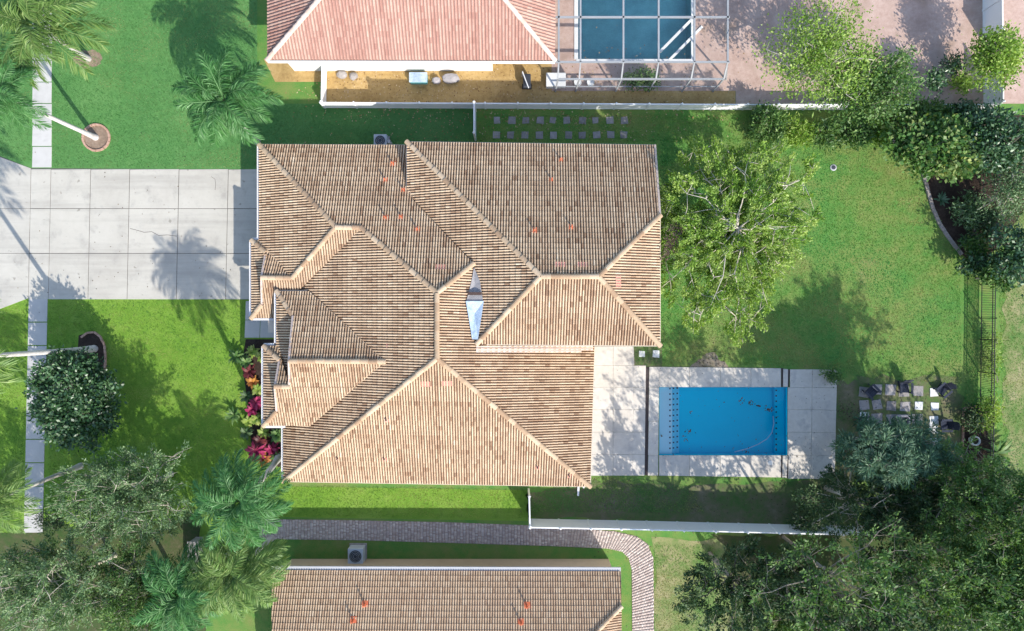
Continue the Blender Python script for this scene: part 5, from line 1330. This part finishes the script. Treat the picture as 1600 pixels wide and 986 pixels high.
# ------------------------------------------------------------------ garden chairs
def chair(px, py, facing, label):
    r = empty('garden_chair', at(px, py), label, 'chair', 'dark garden chairs around the square pavers', rz=facing)
    # local +x is the way the sitter faces
    for k in range(5):
        b = MB(); b.box((.22 - k * .115, 0, .36 - k * .028), (.112, .56, .022), 0, 0, -.2); b.build('seat_slat', M['navy'], r)
    for k in range(5):
        y = (k - 2) * .108; hgt = .84 - .05 * abs(k - 2)
        b = MB(); b.box((-.30 - hgt * .19, y, .24 + hgt * .45), (.024, .105, hgt), 0, 0, -.42); b.build('back_slat', M['navy'], r)
    for s in (-1, 1):
        b = MB(); b.box((-.03, s * .36, .58), (.72, .14, .026)); b.box((.30, s * .36, .58), (.06, .17, .027)); b.build('armrest', M['navy'], r)
        b = MB(); b.box((.25, s * .31, .285), (.09, .03, .57)); b.build('leg', M['navy'], r)
        b = MB(); b.bar((.30, s * .285, .36), (-.46, s * .285, .06), .03, .11); b.build('leg', M['navy'], r)
    b = MB(); b.box((-.40, 0, .55), (.03, .68, .07)); b.build('back_rail', M['navy'], r)
    return r
def face(px, py, tx, ty): return math.atan2(-(ty - py), tx - px)
chair(1358, 612, face(1358, 612, 1385, 640), 'dark chair at the top left of the paver grid')
chair(1409, 606, face(1409, 606, 1408, 640), 'dark chair at the top middle facing down the paver grid')
chair(1467, 609, face(1467, 609, 1440, 632), 'dark chair at the top right turned towards the pavers')
chair(1471, 663, math.pi, 'dark chair on the right standing on white pavers')
chair(1345, 659, face(1345, 659, 1385, 655), 'dark chair on the left half under the feathery tree')
fp = empty('fire_pit', at(1408, 658), 'low square stone fire pit half hidden by the feathery tree', 'fire pit')
b = MB()
for s in (-1, 1): b.box((s * .38, 0, .18), (.14, .9, .36)); b.box((0, s * .38, .18), (.615, .14, .355))
b.build('rim', M['grey_stone'], fp)
b = MB(); b.box((0, 0, .08), (.60, .60, .1)); b.build('ash_bed', M['ac_dark'], fp)

# ------------------------------------------------------------------ air conditioners, pots, odd things
def ac_unit(px, py, label, s=.85):
    r = empty('air_conditioner', at(px, py), label, 'air conditioner')
    b = MB(); b.box((0, 0, .05), (s * 1.15, s * 1.15, .1)); b.build('pad', M['stone'], r)
    b = MB(); b.box((0, 0, .50), (s, s, .78)); b.build('cabinet', M['ac_grey'], r, bevel=.03)
    b = MB(); b.lathe([(s * .40, .893), (s * .40, .91)], n=24); b.build('fan_opening', M['ac_dark'], r)
    b = MB()
    for k in range(5):
        t = k * 2 * math.pi / 5; c, s_ = math.cos(t), math.sin(t)
        b.add([(c * .06, s_ * .06, .918), (c * .33 - s_ * .09, s_ * .33 + c * .09, .918), (c * .33 + s_ * .07, s_ * .33 - c * .07, .926)], [(0, 2, 1)])
    b.build('fan', M['black_metal'], r)
    g = MB()
    for rr in (.13, .23, .33):
        n_ = 20
        for k in range(n_):
            a0 = 2 * math.pi * k / n_; a1 = 2 * math.pi * (k + 1) / n_
            g.bar((rr * math.cos(a0), rr * math.sin(a0), .94), (rr * math.cos(a1), rr * math.sin(a1), .94), .012, .01)
    g.build('grille', M['ac_grey'], r)
ac_unit(598, 225, 'grey air conditioner beside the top edge of the main roof')
b = MB(); p = at(611, 226); b.box((p.x, p.y, .45), (.16, .22, .9)); tag(b.build('meter_box', M['gutter_grey'], bevel=.01), 'narrow grey meter box right of the air conditioner', 'box')
ac_unit(560, 862, 'blue grey air conditioner beside the bottom house', 1.0)
pt = empty('plant_pot', at(1517, 687), 'round white pot in the brick edged bed', 'pot')
b = MB(); b.lathe([(.20, 0), (.32, .25), (.34, .42), (.29, .55), (.25, .54), (.24, .42)], n=20); b.build('body', M['stone_white'], pt, True)
b = MB(); b.lathe([(.22, .44), (.02, .46)], n=16); b.build('soil', M['mulch'], pt)
vl = empty('valve_lid', at(1302, 262), 'small black round lid with pale rim in the back lawn', 'valve cover')
b = MB(); b.lathe([(.20, 0), (.22, .03), (.15, .05)], n=18); b.build('rim', M['gutter_grey'], vl)
b = MB(); b.lathe([(.145, .03), (.14, .065), (.02, .075)], n=18); b.build('lid', M['ac_dark'], vl)
def blob(name, px, py, s, mat, label, cat, seed):
    r = random.Random(seed); bm = bmesh.new(); bmesh.ops.create_icosphere(bm, subdivisions=2, radius=1)
    for v in bm.verts: v.co *= 1 + r.uniform(-.14, .14); v.co.x *= s[0]; v.co.y *= s[1]; v.co.z = v.co.z * s[2] + s[2] * .6
    me = bpy.data.meshes.new(name); bm.to_mesh(me); bm.free(); me.materials.append(mat); o_ = obj(name, me); o_.location = at(px, py); return tag(o_, label, cat)
blob('boulder', 704, 124, (.6, .35, .4), M['grey_stone'], 'large grey boulder in the orange gravel yard', 'boulder', 1)
blob('boulder', 682, 127, (.3, .25, .25), M['grey_stone'], 'small grey rock left of the large boulder', 'boulder', 2)
blob('boulder', 535, 118, (.35, .28, .22), M['stone'], 'pale rock near the corner of the gravel yard', 'boulder', 3)
blob('boulder', 553, 120, (.28, .28, .22), M['stone'], 'smaller pale rock right of the corner rock', 'boulder', 4)
bn = empty('storage_bin', at(655, 125), 'teal storage bin in the orange gravel yard', 'bin')
b = MB(); b.box((0, 0, .25), (1.15, .6, .5)); b.build('body', M['teal'], bn, bevel=.03)
b = MB(); b.box((0, 0, .53), (1.2, .66, .06)); b.build('lid', M['felt_blue'], bn, bevel=.02)
pl_ = empty('paddle_cart', at(823, 132), 'dark folded cart standing in the gravel yard', 'cart')
b = MB(); b.box((0, 0, .55), (.5, .9, .5)); b.build('bag', M['ac_dark'], pl_, bevel=.05)
b = MB(); b.tube([(-.3, .5, .1), (-.3, .5, 1.0), (.1, -.6, 1.1)], .035, 6); b.build('handle', M['white'], pl_)
for s in (-1, 1):
    b = MB(); b.tube([(s * .28 - .04, -.2, .18), (s * .28 + .04, -.2, .18)], .18, 12); b.build('wheel', M['black_metal'], pl_)
for k, x in enumerate((902, 922)):
    b = MB(); p = at(x, 131); b.lathe([(.2, 0), (.26, .3), (.24, .34), (.2, .3)], (p.x, p.y, 0), 14)
    tag(b.build('flower_pot', M['stone_white']), ('left' if k == 0 else 'right') + ' one of two white pots beside the pool enclosure', 'pot')
b = MB(); p = at(868, 128); b.box((p.x, p.y, .25), (1.3, .9, .5)); tag(b.build('planter_box', M['stone_white'], bevel=.03), 'pale low planter box at the end of the gravel yard', 'planter')
b = MB(); p = at(1003, 127); q = [(p.x - 1.3, p.y - .6), (p.x + 1.3, p.y - .6), (p.x + 1.3, p.y + .6), (p.x - 1.3, p.y + .6)]
b = MB(); p = at(318, 862); b.box((p.x, p.y, .55), (1.0, 2.0, 1.1)); b.box((p.x, p.y, 1.13), (1.12, 2.12, .06)); tag(b.build('brick_pillar', M['stone'], bevel=.02), 'pale stone pillar between the bottom left palms', 'pillar')

# leaves fallen into the pool and on the roof edge
rng = np.random.default_rng(5)
def litter(name, spots, label, z, mat, size, parent=None):
    Cs = []
    for x, y, r, n_ in spots:
        for _ in range(n_):
            p = at(x + rng.normal(0, r), y + rng.normal(0, r * .7)); Cs.append((p.x, p.y, z(p) if callable(z) else z + rng.uniform(0, .02)))
    Cs = np.array(Cs); D = rng.normal(0, 1, (len(Cs), 3)); D[:, 2] *= .12
    V, F = leaf_quads(Cs, D, size, .6, rng, .95)
    o_ = obj(name, fast_mesh(name, V, F, rng.uniform(0, 1, len(F)), mats=(mat,)), parent)
    return tag(o_, label, 'leaves', kind='stuff')
litter('leaf_litter', [(1176, 630, 3.5, 14), (1188, 634, 1.5, 6), (1202, 640, 3, 26), (1160, 628, 3, 8), (1080, 645, 1, 4), (1077, 674, 2, 8), (1072, 686, 3, 7), (1034, 682, 1.5, 3), (1168, 705, 2, 4), (1133, 628, 2, 2)], 'dark leaves drifting on the blue pool', -.13, M['litter'], .13)
litter('leaf_litter', [(960, 590, 40, 20), (1110, 590, 60, 40), (1270, 700, 25, 60), (1270, 620, 25, 30), (1120, 728, 60, 50)], 'small leaves scattered on the pool deck', .055, M['litter'], .06)
litter('leaf_litter', [(1325, 640, 12, 160), (1320, 710, 12, 200), (1110, 565, 18, 120), (1200, 775, 60, 260), (1000, 790, 90, 200), (1400, 640, 45, 160)], 'brown fallen leaves on the bare ground', .02, M['litter'], .10)
litter('pebbles', [(560, 135, 45, 500), (680, 138, 60, 700), (800, 140, 60, 600), (920, 150, 60, 400), (1060, 156, 50, 300)], 'loose orange pebbles of the side yard', .012, M['pebble'], .11)
litter('leaf_litter', [(240, 300, 70, 30), (120, 430, 60, 40), (60, 640, 10, 40), (60, 560, 10, 20), (330, 440, 40, 16)], 'stray leaves on the driveway and sidewalk', .035, M['litter'], .09)
we = PL['wing_east']
litter('leaf_litter', [(1014, 395, 9, 120), (1008, 412, 6, 40), (1022, 375, 6, 50)], 'brown leaves caught on the right edge of the roof', lambda p: we.zat(p.x, p.y) + .09 + random.uniform(0, .05), M['litter'], .14)

# ------------------------------------------------------------------ grass blades
def grass(regs, excl, dens, mat, label, seed, size=.062):
    r = np.random.default_rng(seed); Cs = []
    for poly in regs:
        P = np.array(poly, float); x0, y0 = P.min(0); x1, y1 = P.max(0)
        n_ = int((x1 - x0) * (y1 - y0) * SP * SP * dens); X = r.uniform(x0, x1, n_); Y = r.uniform(y0, y1, n_)
        ins_ = np.zeros(n_, bool); m_ = len(P)
        for i in range(m_):
            xa, ya_ = P[i]; xb, yb2 = P[(i + 1) % m_]
            cnd = ((ya_ > Y) != (yb2 > Y)) & (X < (xb - xa) * (Y - ya_) / ((yb2 - ya_) if yb2 != ya_ else 1e-9) + xa); ins_ ^= cnd
        for e in excl: ins_ &= ~((X > e[0]) & (X < e[2]) & (Y > e[1]) & (Y < e[3]))
        Cs.append(np.c_[(X[ins_] - 800) * SP, (493 - Y[ins_]) * SP, np.full(ins_.sum(), .002)])
    C = np.concatenate(Cs); n_ = len(C)
    az = r.uniform(0, 6.283, n_); el = r.uniform(.35, 1.2, n_); L = size * r.uniform(.6, 1.4, n_); wd = L * .30
    D = np.c_[np.cos(az) * np.cos(el), np.sin(az) * np.cos(el), np.sin(el)] * L[:, None]; S = np.c_[-np.sin(az), np.cos(az), np.zeros(n_)] * wd[:, None]
    V = np.stack([C - S, C + S, C + D], 1).reshape(-1, 3); F = np.arange(n_ * 3).reshape(-1, 3)
    o_ = obj('grass', fast_mesh('grass', V, F, np.clip(r.normal(.5, .25, n_), 0, 1), mats=(mat,))); return tag(o_, label, 'grass', kind='stuff')
EXN = [(49, -10, 82, 264), (129, 194, 172, 236)]
grass([[(-10, -10), (402, -10), (402, 162), (742, 164), (742, 230), (412, 230), (412, 263), (82, 263), (0, 242), (-10, 238)]], EXN, 270, M['blade_n'], 'short grass blades of the north front lawn', 1)
grass([[(76, 469), (383, 469), (383, 530), (375, 570), (384, 640), (392, 700), (450, 735), (450, 758), (824, 764), (824, 811), (440, 806), (405, 810), (250, 808), (76, 818)], [(-10, 488), (44, 470), (36, 820), (-10, 820)]], [(119, 518, 164, 600)], 270, M['blade_s'], 'short grass blades of the south front lawn', 2)
grass([[(1032, 215), (1372, 218), (1440, 270), (1452, 310), (1500, 400), (1503, 600), (1340, 590), (1310, 575), (1150, 570), (1110, 560), (1034, 570), (992, 570), (992, 542), (1032, 540)], [(1506, 400), (1530, 420), (1527, 640), (1506, 636)], [(930, 745), (1010, 748), (1080, 760), (1100, 800), (830, 800), (828, 770)],
       [(1022, 850), (1118, 850), (1118, 1000), (1022, 1000)], [(745, 178), (1180, 180), (1180, 222), (745, 222)], [(1556, 300), (1610, 300), (1610, 760), (1570, 760)]], [], 240, M['blade_b'], 'mixed grass blades of the back lawn', 3, .065)
